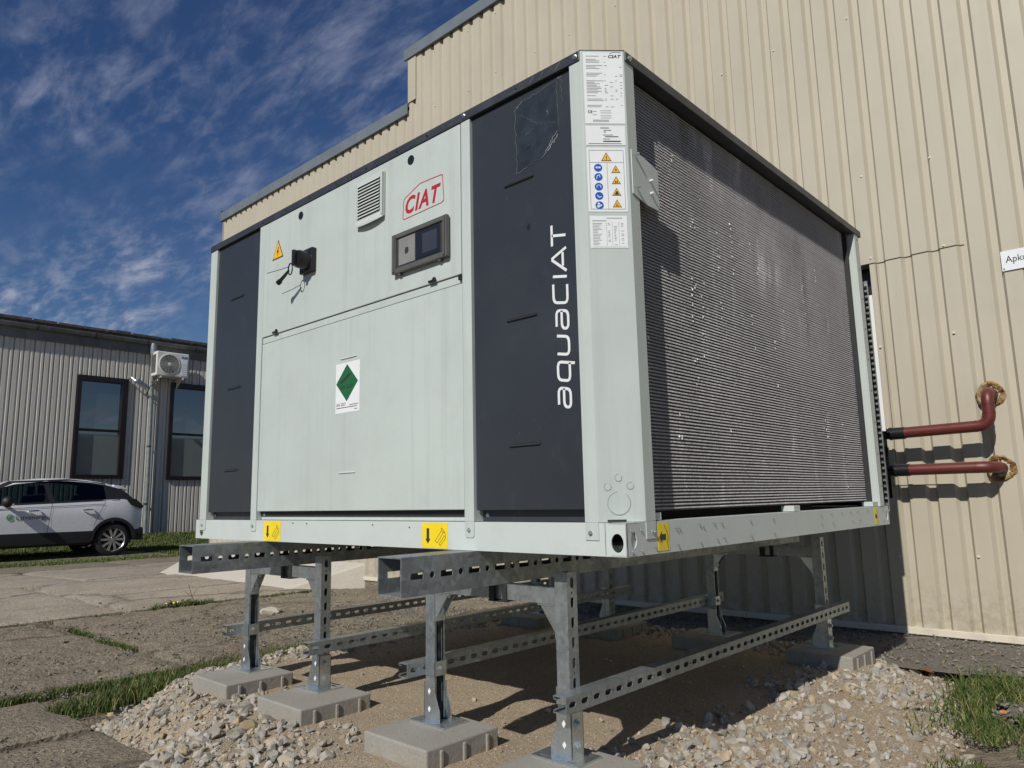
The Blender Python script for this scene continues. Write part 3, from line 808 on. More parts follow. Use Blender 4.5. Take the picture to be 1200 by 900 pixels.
for dx, dy in ((0.02, -0.12), (0.04, -0.07), (0.0, -0.02)):
    mb = MB(); mb.lathe([(0.001, 0.0), (0.011, 0.004), (0.009, 0.008), (0.001, 0.011)], (-5.36 + dx, 1.32 + dy, -0.655), 'z', 10); part('flower', mb, M['yellow'], wd)

# brick crumbs, a leaf and a rock lying about
def rock(name, x, y, z, s, mat, label, cat_, seed, sc3=(1, 1, 1)):
    hv, hf = hull(seed, 24, (1, 0.75, 0.55)); V = hv * s * np.array(sc3) + np.array([x, y, z])
    return tag(link(name, V, hf.tolist(), mat), label, cat_)
M['brick'] = concrete('broken red brick', (0.42, 0.16, 0.07), 0.6, 0.003, 120)
M['dryleaf'] = plain('dry brown leaf', (0.20, 0.07, 0.02), 0.7)
rock('brick_fragment', 0.40, 1.60, -0.605, 0.014, M['brick'], 'small orange brick fragment lying in the grass by the asphalt patch', 'brick fragment', 301)
rock('stone', -4.3, 1.55, -0.205 - 0.46, 0.10, M['ramp'], 'pale rough rock on the yard slabs behind the left beam end', 'rock', 302, (1, 1.2, 0.7))
mb = MB(); mb.add([(0.02, 2.02, -0.603), (0.045, 2.03, -0.588), (0.085, 2.00, -0.590), (0.10, 2.03, -0.598), (0.06, 2.055, -0.585)], [(0, 1, 4), (1, 2, 4), (2, 3, 4)])
o = link('dry_leaf', mb.v, mb.f, M['dryleaf']); tag(o, 'curled brown dry leaf on the gravel edge beside the asphalt', 'leaf')

# ------------------------------------------------------------------ concrete blocks under the feet
blk_labels = ['pale concrete block under the leftmost front post of the stand', 'concrete block under the second front post from the left, stones against its front',
              'large looking front concrete block under the inner post of the right frame, ribbed right side', 'concrete block at the bottom edge of the picture under the nearest post',
              'rear concrete block in shadow under the far left post', 'rear shaded concrete block with a pale foot plate, second from the left',
              'rear concrete block in shade under the inner back post of the right frame', 'rear right concrete block nearest the wall, gravel at its sunny corner']
def block(i, x, y, ribx):
    w = 0.138; z0, z1 = -0.585, -0.5155
    mb = MB(); c = 0.018
    mb.box(x - w, x + w, y - w, y + w, z0, z1 - 0.0)
    t = thing('concrete_block', (x, y, z0), blk_labels[i], 'concrete block', 'concrete blocks under the stand')
    part('body', mb, M['block'], t, bev=0.006, segs=3)
    for k in (-0.085, 0.0, 0.09):
        r = MB(); r.box(x + w - 0.002, x + w + 0.006, y + k - 0.006, y + k + 0.006, z0 + 0.004, z1 - 0.010); part('spacer_rib', r, M['block'], t, bev=0.003)
        r = MB(); r.box(x + k - 0.006, x + k + 0.006, y - w - 0.004, y - w + 0.002, z0 + 0.004, z1 - 0.014)
        if i in (7, 5, 4): part('spacer_rib', r, M['block'], t, bev=0.003)
for i, (x, y) in enumerate(BLOCKS): block(i, x, y, 1)

# ------------------------------------------------------------------ support stand
def channel(mb, p0, axis, L, n, wdir, W=0.041, D=0.041, t=0.0025, slots=True, pitch=0.05, off=0.025):
    """strut channel: p0 centre of the web's outer face at one end; n outward normal of the web, open side at -n"""
    a = Vector(axis); n = Vector(n); w = Vector(wdir); p0 = Vector(p0)
    holes = []
    if slots:
        k = 0; s = off
        while s < L - 0.02:
            holes.append(slot(s, 0, 0.028, 0.0135, 4)); s += pitch; k += 1
            if k % 4 == 0 and s < L - 0.02: holes.append(ell(s - pitch / 2, 0, 0.0035, 0.0035, 8))
    vs, fs = fill2d(rect(0, -W / 2, L, W / 2), holes, t)
    # local x->a, y->w, z->a x w ; flip to keep the web behind the outer face
    mb.add(*place((vs, fs), p0 - n * t / 2, a, w))
    def bx(w0, w1, d0, d1):
        P = []
        for s in (0, L):
            for ww, dd in ((w0, d0), (w1, d0), (w1, d1), (w0, d1)): P.append(p0 + a * s + w * ww - n * dd)
        mb.add(P, [(0, 1, 2, 3), (7, 6, 5, 4), (0, 4, 5, 1), (1, 5, 6, 2), (2, 6, 7, 3), (3, 7, 4, 0)])
    for s in (1, -1):
        bx(s * W / 2, s * (W / 2 - t), t, D)
        bx(s * (W / 2 - t), s * (W / 2 - 0.0095), D - t, D)
        bx(s * (W / 2 - 0.0095), s * (W / 2 - 0.0095 + t), D - 0.009, D)
    return mb
def bolt(p, d, parent, r=0.0085, h=0.007, mat='zinc', washer=True):
    p = Vector(p); d = Vector(d); mb = MB()
    if washer: mb.tube([p, p + d * 0.002], r * 1.45, 14)
    mb.tube([p + d * 0.002, p + d * (0.002 + h)], r, 6)
    mb.tube([p + d * (0.002 + h), p + d * (0.004 + h)], r * 0.55, 8)
    return part('bolt', mb, M[mat], parent)
def foot(x, y, side, T):
    """foot under a post whose section is centred on (x, y); side=+1: web on +x"""
    z0 = -0.5155
    h = MB()
    holes = [slot(-0.045, 0.035, 0.03, 0.010), slot(-0.045, -0.035, 0.03, 0.010), slot(0.045, 0.035, 0.03, 0.010), slot(0.045, -0.035, 0.03, 0.010)]
    h.add(*place(fill2d(rect(-0.075, -0.05, 0.075, 0.05), holes, 0.006), (x - side * 0.015, y, z0 + 0.003), (1, 0, 0), (0, 1, 0)))
    f = part('foot', h, M['zinc'], T, bev=0.001)
    br = MB(); xo = x + side * 0.0245; xi = x - side * 0.024
    for yy in (y - 0.0245, y + 0.0215):
        br.prism([(xo, z0 + 0.006), (xo, z0 + 0.115), (xi, z0 + 0.115), (xi, z0 + 0.085), (x - side * 0.045, z0 + 0.035), (x - side * 0.045, z0 + 0.006)], 'y', yy, yy + 0.003)
    br.box(x + side * 0.0215, xo, y - 0.0245, y + 0.0245, z0 + 0.006, z0 + 0.115)
    part('bracket', br, M['zinc'], f, bev=0.0008)
    for zz in (z0 + 0.038, z0 + 0.088):
        bolt((xo, y, zz), (side, 0, 0), f)
        # square nut window seen on the plate
        q = MB(); q.prism([(x + 0.0, zz - 0.009), (x + 0.006, zz), (x, zz + 0.009), (x - 0.006, zz)], 'y', y - 0.0255, y - 0.0243); part('nut', q, M['white_pvc'], f)
def angle_bracket(x, z, side, y, T):
    """gusset under the cross strut in the corner with the post face at x; side: direction from post to strut"""
    b = MB(); t = 0.004; Lh = 0.062; Lv = 0.085
    b.box(x, x + side * Lh, y - 0.019, y + 0.019, z - t, z); b.box(x, x + side * t, y - 0.019, y + 0.019, z - Lv, z)
    for yy in (y - 0.0165, y + 0.0145):
        b.prism([(x + side * t, z - t), (x + side * (Lh - 0.008), z - t), (x + side * t, z - Lv + 0.012)], 'y', yy, yy + 0.0025)
    g = part('bracket', b, M['zinc'], T, bev=0.001)
    bolt((x + side * 0.004, y, z - 0.055), (side, 0, 0), g); bolt((x + side * 0.038, y, z - 0.004), (0, 0, -1), g)
def stand(XL, XR, label, far_top=-0.055):
    """XL: outer (left) face of left posts, XR: right face of right posts"""
    T = thing('support_stand', ((XL + XR) / 2, 1.0, -0.5155), label, 'steel stand', 'galvanised channel stands')
    for yf in (0.10, 1.872):
        yc = yf + 0.0205; zb = -0.507
        pR = MB(); channel(pR, (XR, yc, zb), (0, 0, 1), far_top - zb, (1, 0, 0), (0, 1, 0)); part('post', pR, M['galv'], T)
        pL = MB(); channel(pL, (XL, yc, zb), (0, 0, 1), -0.098 - zb, (-1, 0, 0), (0, 1, 0)); part('post', pL, M['galv'], T)
        foot(XR - 0.0205, yc, 1, T); foot(XL + 0.0205, yc, -1, T)
        cs = MB(); channel(cs, (XL + 0.042, yf + 0.0225, -0.0975), (1, 0, 0), XR - XL - 0.084, (0, 0, 1), (0, 1, 0)); part('cross_strut', cs, M['galv'], T)
        angle_bracket(XL + 0.0415, -0.1395, 1, yc, T); angle_bracket(XR - 0.0415, -0.1395, -1, yc, T)
    zr = -0.362
    r = MB(); channel(r, (XR + 0.0425, 0.03, zr), (0, 1, 0), 2.01, (1, 0, 0), (0, 0, 1)); part('brace_rail', r, M['galv'], T)
    r = MB(); channel(r, (XL - 0.0015, 0.03, zr), (0, 1, 0), 2.01, (1, 0, 0), (0, 0, 1)); part('brace_rail', r, M['galv'], T)
    for yc in (0.1205, 1.8925):
        s_ = MB(); s_.box(XR - 0.044, XR + 0.001, yc - 0.0235, yc - 0.0210, zr - 0.021, zr + 0.021); s_.box(XR - 0.0445, XR - 0.0420, yc - 0.0235, yc + 0.0235, zr - 0.021, zr + 0.021)
        part('saddle_clip', s_, M['zinc'], T, bev=0.0007)
        s_ = MB(); s_.box(XL - 0.001, XL + 0.0445, yc - 0.0235, yc - 0.0210, zr - 0.021, zr + 0.021); s_.box(XL + 0.0420, XL + 0.0445, yc - 0.0235, yc + 0.0235, zr - 0.021, zr + 0.021)
        c = part('saddle_clip', s_, M['zinc'], T, bev=0.0007)
        bolt((XL + 0.0445, yc, zr), (1, 0, 0), c, 0.006, 0.004)
        bolt((XL - 0.012, yc - 0.045, zr), (0, -1, 0), c, 0.008, 0.005)
    return T
SR = stand(-0.815, -0.259, 'galvanised channel stand on the right, its slotted rail running to the rear right block')
SL = stand(-1.945, -1.389, 'galvanised channel stand on the left, standing next to the grass strip')

def beam(x0, x1, y0, y1, label):
    T = thing('support_beam', ((x0 + x1) / 2, y0, -0.0965), label, 'steel beam', 'square beams under the cooling unit')
    L = y1 - y0; zt, zb = -0.0005, -0.0965; t = 0.0035
    holes = []; s = 0.05
    while s < L - 0.03:
        holes.append(rect(s - 0.021, -0.008, s + 0.021, 0.008)); holes.append(ell(s + 0.05, 0, 0.0085, 0.0085, 12)); s += 0.10
    holes = [h for h in holes if max(p[0] for p in h) < L - 0.01]
    side = fill2d(rect(0, -(zt - zb) / 2, L, (zt - zb) / 2), holes, t)
    zc_ = (zt + zb) / 2
    for x, nm in ((x1 - t / 2, 1), (x0 + t / 2, 0)):
        mb = MB(); mb.add(*place(side, (x, y0, zc_), (0, 1, 0), (0, 0, 1))); part('side_plate', mb, M['galv_beam'], T)
    mb = MB(); mb.box(x0 + t, x1 - t, y0, y1, zt - t, zt - 0.0004); part('top_plate', mb, M['galv_beam'], T)
    mb = MB(); mb.box(x0 + t, x1 - t, y0, y1, zb + 0.0004, zb + t)
    for xx in (x0, x1):   # rolled notch lips at the open end
        pass
    part('bottom_plate', mb, M['galv_beam'], T)
    for yc in (0.1225, 1.895):
        c = MB(); c.box(x1 - 0.004, x1 + 0.012, yc - 0.026, yc + 0.020, -0.142, -0.0975); c.box(x1 - 0.05, x1 - 0.03, yc - 0.032, yc - 0.0245, -0.142, -0.099); c.box(x1 - 0.055, x1 + 0.014, yc - 0.030, yc + 0.022, -0.145, -0.1405)
        part('clamp', c, M['dark_in'], T, bev=0.002)
    return T
beam(-0.578, -0.484, -0.262, 2.215, 'square galvanised beam with slotted side, open end nearest the camera under the unit')
beam(-1.712, -1.604, -0.275, 2.215, 'left square galvanised beam sticking out under the far corner of the unit')

# ------------------------------------------------------------------ the chiller unit
W_, D_ = 2.2, 1.979
U = thing('chiller_unit', (-1.1, 0.99, 0.0), 'large light grey and anthracite outdoor chiller with a finned coil side, raised on beams', 'cooling unit')
TOPZ = 1.262
def ubox(name, x0, x1, y0, y1, z0, z1, mat='panel', parent=None, bev=0.0015, **k):
    mb = MB(); mb.box(x0, x1, y0, y1, z0, z1); return part(name, mb, M[mat], parent or U, bev=bev, **k)
t = 0.003
# rails with oval lifting holes
mb = MB(); mb.add(*place(fill2d(rect(0, 0, W_, 0.0768), [ell(0.053, 0.031, 0.017, 0.021, 20), ell(W_ - 0.027, 0.031, 0.017, 0.0215, 24)], t), (-W_, t / 2, 0), (1, 0, 0), (0, 0, 1)))
mb.box(-W_, 0, 0.003, 0.045, 0.0738, 0.0765); mb.box(-W_, 0, 0.003, 0.04, 0.0003, 0.003)
fr = part('base_rail', mb, M['panel_rail'], U, label='front base rail with two yellow lifting labels')
mb = MB(); mb.add(*place(fill2d(rect(0, 0, D_, 0.0768), [ell(0.028, 0.037, 0.012, 0.0185, 20), ell(D_ - 0.028, 0.037, 0.010, 0.0185, 20)], t), (-t / 2, 0.0, 0), (0, 1, 0), (0, 0, 1)))
mb.box(-0.05, -0.003, 0.0, D_, 0.0735, 0.0768); mb.box(-0.045, -0.003, 0, D_, 0.0006, 0.0033)
sr = part('base_rail', mb, M['panel_rail'], U, label='right base rail with rows of bolts')
ubox('base_rail', -W_, -W_ + 0.04, 0.05, D_, 0.0, 0.0765, 'panel_rail'); ubox('base_rail', -W_ + 0.042, -0.05, D_ - 0.04, D_, 0.0, 0.076, 'panel_rail')
ubox('corner_box', -0.012, -0.0045, 0.004, 0.06, 0.004, 0.073, 'panel_rail')
ubox('base_pan', -W_ + 0.04, -0.055, 0.05, D_ - 0.04, 0.012, 0.022, 'panel_rail', bev=None)
# corner seam lines on rail
for x in (-0.0605,): ubox('rail_seam', x, x + 0.0012, -0.0004, 0.001, 0.002, 0.077, 'dark_in', bev=None)
# posts on the front
def fpost(x0, x1, tab=True):
    mb = MB(); mb.box(x0, x1, -0.0025, 0.035, 0.0775, TOPZ)
    if tab:
        a, b = x0, x1
        mb.prism([(a, 0.0775), (a, 0.040), (a + 0.006, 0.034), (b - 0.006, 0.034), (b, 0.040), (b, 0.0775)], 'y', -0.0025, -0.0003)
    p = part('corner_post', mb, M['panel'], U, bev=0.0015)
    if tab: bolt(((x0 + x1) / 2, -0.0025, 0.055), (0, -1, 0), p, 0.0042, 0.003, 'zinc')
    return p
fpost(-2.166, -2.107)
fpost(-1.728, -1.686)
fpost(-0.531, -0.494)
# chamfered main corner post
mb = MB()
cz0, cz1 = 0.0775, 1.289
prof = [(-0.116, -0.0025), (-0.077, -0.0025), (0.0025, 0.079), (0.0025, 0.122), (-0.001, 0.122), (-0.001, 0.081), (-0.078, 0.001), (-0.116, 0.001)]
mb.prism(prof, 'z', cz0, cz1)
mb.box(-0.116, -0.077, -0.0025, -0.0002, 0.036, 0.0775); mb.box(0.0002, 0.0025, 0.079, 0.122, 0.036, 0.0775)
cp = part('corner_post', mb, M['panel'], U, bev=0.001, label='chamfered corner post carrying data plates and warning stickers')
bolt((-0.100, -0.0025, 0.053), (0, -1, 0), cp, 0.0042, 0.003); bolt((0.0025, 0.108, 0.053), (1, 0, 0), cp, 0.0042, 0.003)
cu_, cn_ = Vector((1, 1, 0)).normalized(), Vector((1, -1, 0)).normalized()
c0 = Vector((-0.077, -0.0025, 0))
cu_ = (Vector((0.0025, 0.079, 0)) - c0).normalized(); cn_ = Vector((cu_.y, -cu_.x, 0))
def cham(s, z, off=0.0): return c0 + cu_ * s + cn_ * off + Vector((0, 0, z))
def on_cham(vf, s, z, off): return place(vf, cham(s, z, off), cu_, (0, 0, 1))
def csticker(name, s0, s1, z0, z1, mat='white_label', off=0.0006, label=None):
    mb = MB(); mb.add(*on_cham(fill2d(rect(0, 0, s1 - s0, z1 - z0), [], 0.0008), s0, z0, off)); return part(name, mb, M[mat], cp, label=label)
def printed(shapes, mat, parent, off=0.0013, name='print'):
    mb = MB()
    for vf, s, z in shapes: mb.add(*on_cham(vf, s, z, off))
    return part(name, mb, M[mat], parent)
def R2(x0, y0, x1, y1): return fill2d(rect(x0, y0, x1, y1), [], 0.0003)
# data plate
st = csticker('data_plate', 0.006, 0.110, 1.084, 1.284, label='white data plate with dense technical print')
rq = random.Random(3); L = []
z = 1.272
while z > 1.128:
    if rq.random() < 0.86:
        l = rq.uniform(0.02, 0.045); L.append((R2(0, 0, l, 0.0016), 0.013, z))
        for s in (0.060, 0.074, 0.088, 0.100):
            if rq.random() < 0.4 and not (z > 1.255 and s > 0.06): L.append((R2(0, 0, rq.uniform(0.003, 0.009), 0.0016), s, z))
    z -= 0.0042 if rq.random() < 0.8 else 0.009
L += [(R2(0, 0, 0.028, 0.0014), 0.046, zz) for zz in (1.119, 1.113, 1.105, 1.099)] + [(R2(0, 0, 0.010, 0.0014), 0.026, zz) for zz in (1.117, 1.108)]
for k in range(22): L.append((R2(0, 0, 0.0012, 0.006), 0.026 + k * 0.0019, 1.089))
printed(L, 'label_grey', cp)
printed([(textmesh('CIAT', 0.0125, 0.0003, 0.3, 0.0002, sx=1.2), 0.070, 1.268), (stroke([rounded([(0, 0.0), (0.008, 0.004), (0.030, 0.003)], 0.004)], 0.0008, 0.0003), 0.076, 1.280), (textmesh('CE', 0.010, 0.0002, 0, 0.0002), 0.013, 1.113)], 'ink', cp, name='lettering')
st = csticker('identity_label', 0.006, 0.108, 1.025, 1.078, label='white identity label with a few printed lines')
L = [(R2(0, 0, 0.022, 0.002), 0.044, 1.071), (R2(0, 0, 0.02, 0.0014), 0.052, 1.065), (R2(0, 0, 0.006, 0.0018), 0.052, 1.060), (R2(0, 0, 0.026, 0.0014), 0.05, 1.052), (R2(0, 0, 0.035, 0.0022), 0.055, 1.047), (R2(0, 0, 0.018, 0.0014), 0.05, 1.041), (R2(0, 0, 0.045, 0.003), 0.05, 1.034), (R2(0, 0, 0.085, 0.0012), 0.012, 1.0285)]
printed(L, 'ink', cp)
st = csticker('warning_sheet', 0.006, 0.106, 0.846, 1.018, label='white warning sheet with blue discs and yellow triangles')
fr2 = [(stroke([[(0, 0), (0.088, 0), (0.088, 0.158), (0, 0.158), (0, 0)]], 0.0013, 0.0003), 0.012, 0.853), (stroke([[(0, 0.125), (0.088, 0.125)]], 0.0011, 0.0003), 0.012, 0.853), (stroke([[(0.045, 0), (0.045, 0.125)]], 0.0011, 0.0003), 0.012, 0.853)]
printed(fr2, 'label_grey', cp)
discs = [(0.034, zz) for zz in (0.9635, 0.9385, 0.9125, 0.888, 0.863)]
printed([(fill2d(ell(0, 0, 0.0105, 0.0105, 20), [], 0.0003), s, z) for s, z in discs], 'blue', cp)
wh = []
pict = [lambda: [R2(-0.006, -0.002, -0.001, 0.003), R2(0.001, -0.002, 0.006, 0.003)], lambda: [stroke([[(-0.005, -0.005), (-0.003, 0.004), (0.003, 0.005), (0.004, -0.001)]], 0.0018, 0.0002)],
        lambda: [stroke([rounded([(-0.005, -0.003), (-0.005, 0.004), (0.005, 0.004), (0.005, -0.003)], 0.003)], 0.0016, 0.0002)], lambda: [stroke([[(-0.005, 0.002), (0.0, -0.004), (0.006, -0.002)]], 0.0022, 0.0002)],
        lambda: [fill2d(ell(-0.002, 0.004, 0.003, 0.003, 10), [], 0.0002), R2(-0.006, -0.006, 0.0, 0.0), fill2d([(0.001, -0.005), (0.007, 0.0), (0.002, 0.003)], [], 0.0002)]]
for (s, z), pf in zip(discs, pict):
    for q in pf(): wh.append((q, s, z))
printed(wh, 'white_print', cp, 0.0017)
tris = [(0.056, 0.990, 0.0135)] + [(0.079, zz, 0.0118) for zz in (0.957, 0.927, 0.896, 0.865)]
def tri(r): return [(-r, -r * 0.62), (r, -r * 0.62), (0, r * 1.15)]
printed([(fill2d(tri(r), [], 0.0003), s, z) for s, z, r in tris], 'ink', cp)
printed([(fill2d(tri(r * 0.80), [], 0.0003), s, z - 0.0001) for s, z, r in tris], 'yellow2', cp, 0.0017)
sym = [(R2(-0.0009, 0.0, 0.0009, 0.007), 0.056, 0.988), (R2(-0.0009, -0.003, 0.0009, -0.0012), 0.056, 0.988), (fill2d([(0.001, 0.006), (-0.003, 0.0), (0, 0), (-0.001, -0.006), (0.003, 0.001), (0, 0.001)], [], 0.0002), 0.079, 0.957),
       (stroke([[(-0.004, -0.003), (0.004, 0.003)], [(-0.004, 0.003), (0.004, -0.003)], [(-0.005, 0), (0.005, 0)]], 0.0012, 0.0002), 0.079, 0.925),
       (fill2d([(-0.006, -0.005), (0.006, -0.005), (0.003, 0.002), (0, 0.006), (-0.003, 0.001)], [], 0.0002), 0.079, 0.896), (R2(-0.004, -0.0045, 0.004, -0.003), 0.079, 0.865), (stroke([[(-0.003, -0.002), (-0.002, 0.001), (-0.003, 0.004)], [(0.001, -0.002), (0.002, 0.001), (0.001, 0.004)]], 0.0009, 0.0002), 0.079, 0.865)]
printed(sym, 'ink', cp, 0.0021)
st = csticker('table_label', 0.008, 0.102, 0.750, 0.835, label='white printed table below the warning sheet')
L = [(R2(0, 0, 0.04, 0.0018), 0.050, 0.828), (R2(0, 0, 0.035, 0.002), 0.014, 0.821)]
for k in range(15):
    z = 0.8145 - k * 0.0040; L.append((R2(0, 0, rq.uniform(0.013, 0.026), 0.0013), 0.014, z))
    for s in (0.053, 0.068, 0.086):
        if rq.random() < 0.7: L.append((R2(0, 0, rq.uniform(0.004, 0.008), 0.0014), s, z))
L += [(R2(0, 0, 0.0007, 0.063), s, 0.756) for s in (0.049, 0.063, 0.080)] + [(R2(0, 0, 0.086, 0.0007), 0.012, 0.753)]
printed(L, 'label_grey', cp)
# knockout rings pressed in the corner post
def ring(r, s, z, w=0.0011):
    return (stroke([[(r * math.cos(2 * math.pi * i / 28), r * math.sin(2 * math.pi * i / 28)) for i in range(28)] + [(r, 0.0)]], w, 0.0008), s, z)
def ringc(r, s, z, rot0=R(20), w=0.0014):
    pts = [(r * math.cos(rot0 + R(315) * i / 28), r * math.sin(rot0 + R(315) * i / 28)) for i in range(29)]
    return (stroke([pts], w, 0.0008), s, z)
ks = [ringc(0.0275, 0.0515, 0.121, R(95)), ringc(0.0085, 0.052, 0.181, R(80)), ringc(0.0085, 0.0255, 0.160, R(100)), ringc(0.0085, 0.080, 0.162, R(60))]
printed(ks, 'label_grey', cp, 0.0003, 'knockout')
for r_, s_, z_ in ((0.0262, 0.0515, 0.121), (0.0075, 0.052, 0.181), (0.0075, 0.0255, 0.160), (0.0075, 0.080, 0.162)):
    mb = MB(); mb.add(*on_cham(fill2d(ell(0, 0, r_, r_, 28), [], 0.0016), s_, z_, 0.0002)); part('knockout', mb, M['panel'], cp, bev=0.0006)
mb = MB(); mb.add(*on_cham(R2(0, 0, 0.045, 0.005), 0.022, 0.0785, 0.0015)); part('notch', mb, M['dark_in'], cp)
# rear right post
mb = MB(); mb.box(-0.003, 0.0025, 1.868, 1.922, 0.0775, TOPZ); mb.box(-0.045, -0.003, 1.917, 1.922, 0.0775, TOPZ); mb.box(-0.04, -0.003, 1.868, 1.872, 0.0775, TOPZ)
rp = part('corner_post', mb, M['panel'], U, bev=0.001, label='narrow rear post of the coil side with a row of holes')
for k in range(9):
    z = 0.16 + k * 0.135; mb = MB(); mb.add(*place(fill2d(ell(0, 0, 0.0045, 0.0045, 10), [], 0.0006), (0.0027, 1.902, z), (0, 1, 0), (0, 0, 1))); part('screw_hole', mb, M['dark_in'], rp)
ubox('corner_post', -2.166, -2.12, 1.90, 1.945, 0.0775, TOPZ)
# side inner frame: dark channel before and behind the coil
ubox('coil_frame', -0.06, -0.042, 0.085, 0.128, 0.0775, TOPZ, 'dark_in', bev=None)
ubox('coil_frame', -0.075, -0.055, 1.82, 1.93, 0.0775, TOPZ, 'dark_in', bev=None)
ubox('coil_frame', -0.055, -0.020, 1.83, 1.838, 0.0775, TOPZ, 'dark_in', bev=None)
for y0, y1 in ((0.123, 0.163), (0.985, 1.035), (1.80, 1.867)): ubox('coil_foot', -0.05, -0.006, y0, y1, 0.078, 0.0965, 'panel')
# coil
mb = MB(); mb.box(-0.062, -0.0395, 0.126, 1.822, 0.099, TOPZ); cf = part('coil_fins', mb, M['fin'], U, label='dark fin pack of the condenser coil')
# folded fins between the flat tubes: each row is a real zigzag whose flanks face along the coil
ntube = 128; z0c, z1c = 0.101, TOPZ - 0.002; nst = 430
yk = np.linspace(0.126, 1.822, nst); V, F = [], []
quad = np.array([[0, 1, 5, 4], [1, 2, 6, 5], [2, 3, 7, 6]])
for k in range(ntube):
    zc_ = z0c + (z1c - z0c) * (k + 0.5) / ntube + rng.uniform(-0.0003, 0.0003)
    hh = 0.0019 * (1 + 0.12 * rng.normal(size=nst) * 0.5); xx = np.where(np.arange(nst) % 2 == 0, -0.0350, -0.0378) + rng.normal(0, 0.00035, nst)
    dent = np.clip(fbm(yk * 9, np.full(nst, zc_ * 5.0), 3, 91) - 0.12, 0, 1) * 0.010; xx = xx - dent; zz = zc_ + 0.0012 * fbm(yk * 6, np.full(nst, zc_ * 12.0), 2, 92)
    P = np.stack([np.stack([np.full(nst, -0.0400), yk, zz - hh], -1), np.stack([xx - 0.0004, yk, zz - hh], -1), np.stack([xx, yk, zz + hh], -1), np.stack([np.full(nst, -0.0400), yk, zz + hh], -1)], 1)
    F.append((quad[None] + (np.arange(nst - 1) * 4)[:, None, None]).reshape(-1, 4) + len(V) * nst * 4); V.append(P.reshape(-1, 3))
fast('coil_tubes', np.vstack(V), np.vstack(F), M['coil'], U, kind='stuff', at=(-0.04, 0.97, 0.68))
# bent fin patches; their glint is painted as near-white colour
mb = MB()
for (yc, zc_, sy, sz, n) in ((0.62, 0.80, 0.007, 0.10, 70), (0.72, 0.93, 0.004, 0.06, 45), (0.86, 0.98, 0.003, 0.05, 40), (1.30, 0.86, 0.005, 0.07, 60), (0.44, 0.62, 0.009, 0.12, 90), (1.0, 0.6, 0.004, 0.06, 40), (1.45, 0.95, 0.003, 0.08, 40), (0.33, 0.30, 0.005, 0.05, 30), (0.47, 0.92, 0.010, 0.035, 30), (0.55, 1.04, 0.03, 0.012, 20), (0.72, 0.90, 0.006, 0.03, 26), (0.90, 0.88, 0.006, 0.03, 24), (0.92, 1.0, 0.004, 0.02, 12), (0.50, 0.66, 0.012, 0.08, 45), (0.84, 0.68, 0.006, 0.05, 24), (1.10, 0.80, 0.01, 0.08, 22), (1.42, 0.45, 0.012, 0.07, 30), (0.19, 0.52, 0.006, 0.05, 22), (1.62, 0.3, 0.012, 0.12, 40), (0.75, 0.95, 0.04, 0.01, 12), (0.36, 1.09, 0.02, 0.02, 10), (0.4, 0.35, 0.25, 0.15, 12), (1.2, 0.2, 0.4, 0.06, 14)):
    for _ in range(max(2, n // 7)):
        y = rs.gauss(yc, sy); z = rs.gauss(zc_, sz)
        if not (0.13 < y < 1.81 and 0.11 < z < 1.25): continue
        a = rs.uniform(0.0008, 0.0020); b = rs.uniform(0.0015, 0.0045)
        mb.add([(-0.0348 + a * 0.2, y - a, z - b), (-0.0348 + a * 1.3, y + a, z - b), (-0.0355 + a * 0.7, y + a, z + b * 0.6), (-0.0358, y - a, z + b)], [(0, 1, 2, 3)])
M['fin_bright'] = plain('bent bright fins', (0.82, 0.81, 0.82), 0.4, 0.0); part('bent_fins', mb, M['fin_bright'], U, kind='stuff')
# core behind (keeps light out as the insulated inside does)
ubox('inner_cabinet', -1.70, -0.14, 0.05, 1.5, 0.03, 1.24, 'dark_in', bev=None)
ubox('inner_cabinet', -2.15, -1.72, 0.04, 1.9, 0.03, 1.24, 'dark_in', bev=None)
ubox('rear_coil', -2.10, -0.06, 1.945, 1.975, 0.08, 1.25, 'fin', bev=None)
mb = MB(); mb.prism([(-2.16, 0.006), (-0.085, 0.006), (-0.006, 0.086), (-0.006, 1.94), (-2.16, 1.94)], 'z', 1.2645, 1.284); part('top_panel', mb, M['cap'], U)
# fan cowls on the roof of the unit
for fx in (-0.62, -1.60):
    mb = MB(); mb.lathe([(0.40, 0.0), (0.40, 0.05), (0.385, 0.05), (0.385, 0.005), (0.10, 0.02), (0.001, 0.03)], (fx, 0.98, 1.2845), 'z', 40); part('fan_cowl', mb, M['black'], U, smooth=40)
# panels
ubox('end_panel', -2.104, -1.731, 0.006, 0.020, 0.108, 1.259, 'dark', label='left anthracite panel')
DR = ubox('end_panel', -0.491, -0.119, 0.006, 0.020, 0.108, 1.259, 'dark', label='right anthracite panel with white lettering')
for x0, x1 in ((-2.104, -1.731), (-0.491, -0.119)):
    ubox('lower_strip', x0, x1, 0.030, 0.036, 0.078, 0.110, 'cap')
    for xx in (x0 + 0.02, x1 - 0.012): bolt((xx, 0.030, 0.094), (0, -1, 0), U, 0.004, 0.003)
LP = ubox('door_panel', -1.683, -0.534, -0.0005, 0.016, 0.110, 0.7615, 'panel', label='large lower door panel with a green diamond label', bev=0.002)
ubox('lower_strip', -1.683, -0.534, 0.020, 0.026, 0.078, 0.112, 'panel')
bolt((-1.655, 0.020, 0.097), (0, -1, 0), U, 0.005, 0.004); bolt((-0.545, 0.020, 0.097), (0, -1, 0), U, 0.004, 0.003)
UP = ubox('door_panel', -1.683, -0.534, -0.004, 0.014, 0.789, 1.259, 'panel', label='upper control door with vent, logo and display window', bev=0.002)
ubox('mid_rail', -1.683, -0.534, 0.001, 0.018, 0.7635, 0.787, 'panel')
ubox('door_seal', -1.684, -0.533, 0.018, 0.022, 0.09, 1.258, 'dark_in', bev=None)
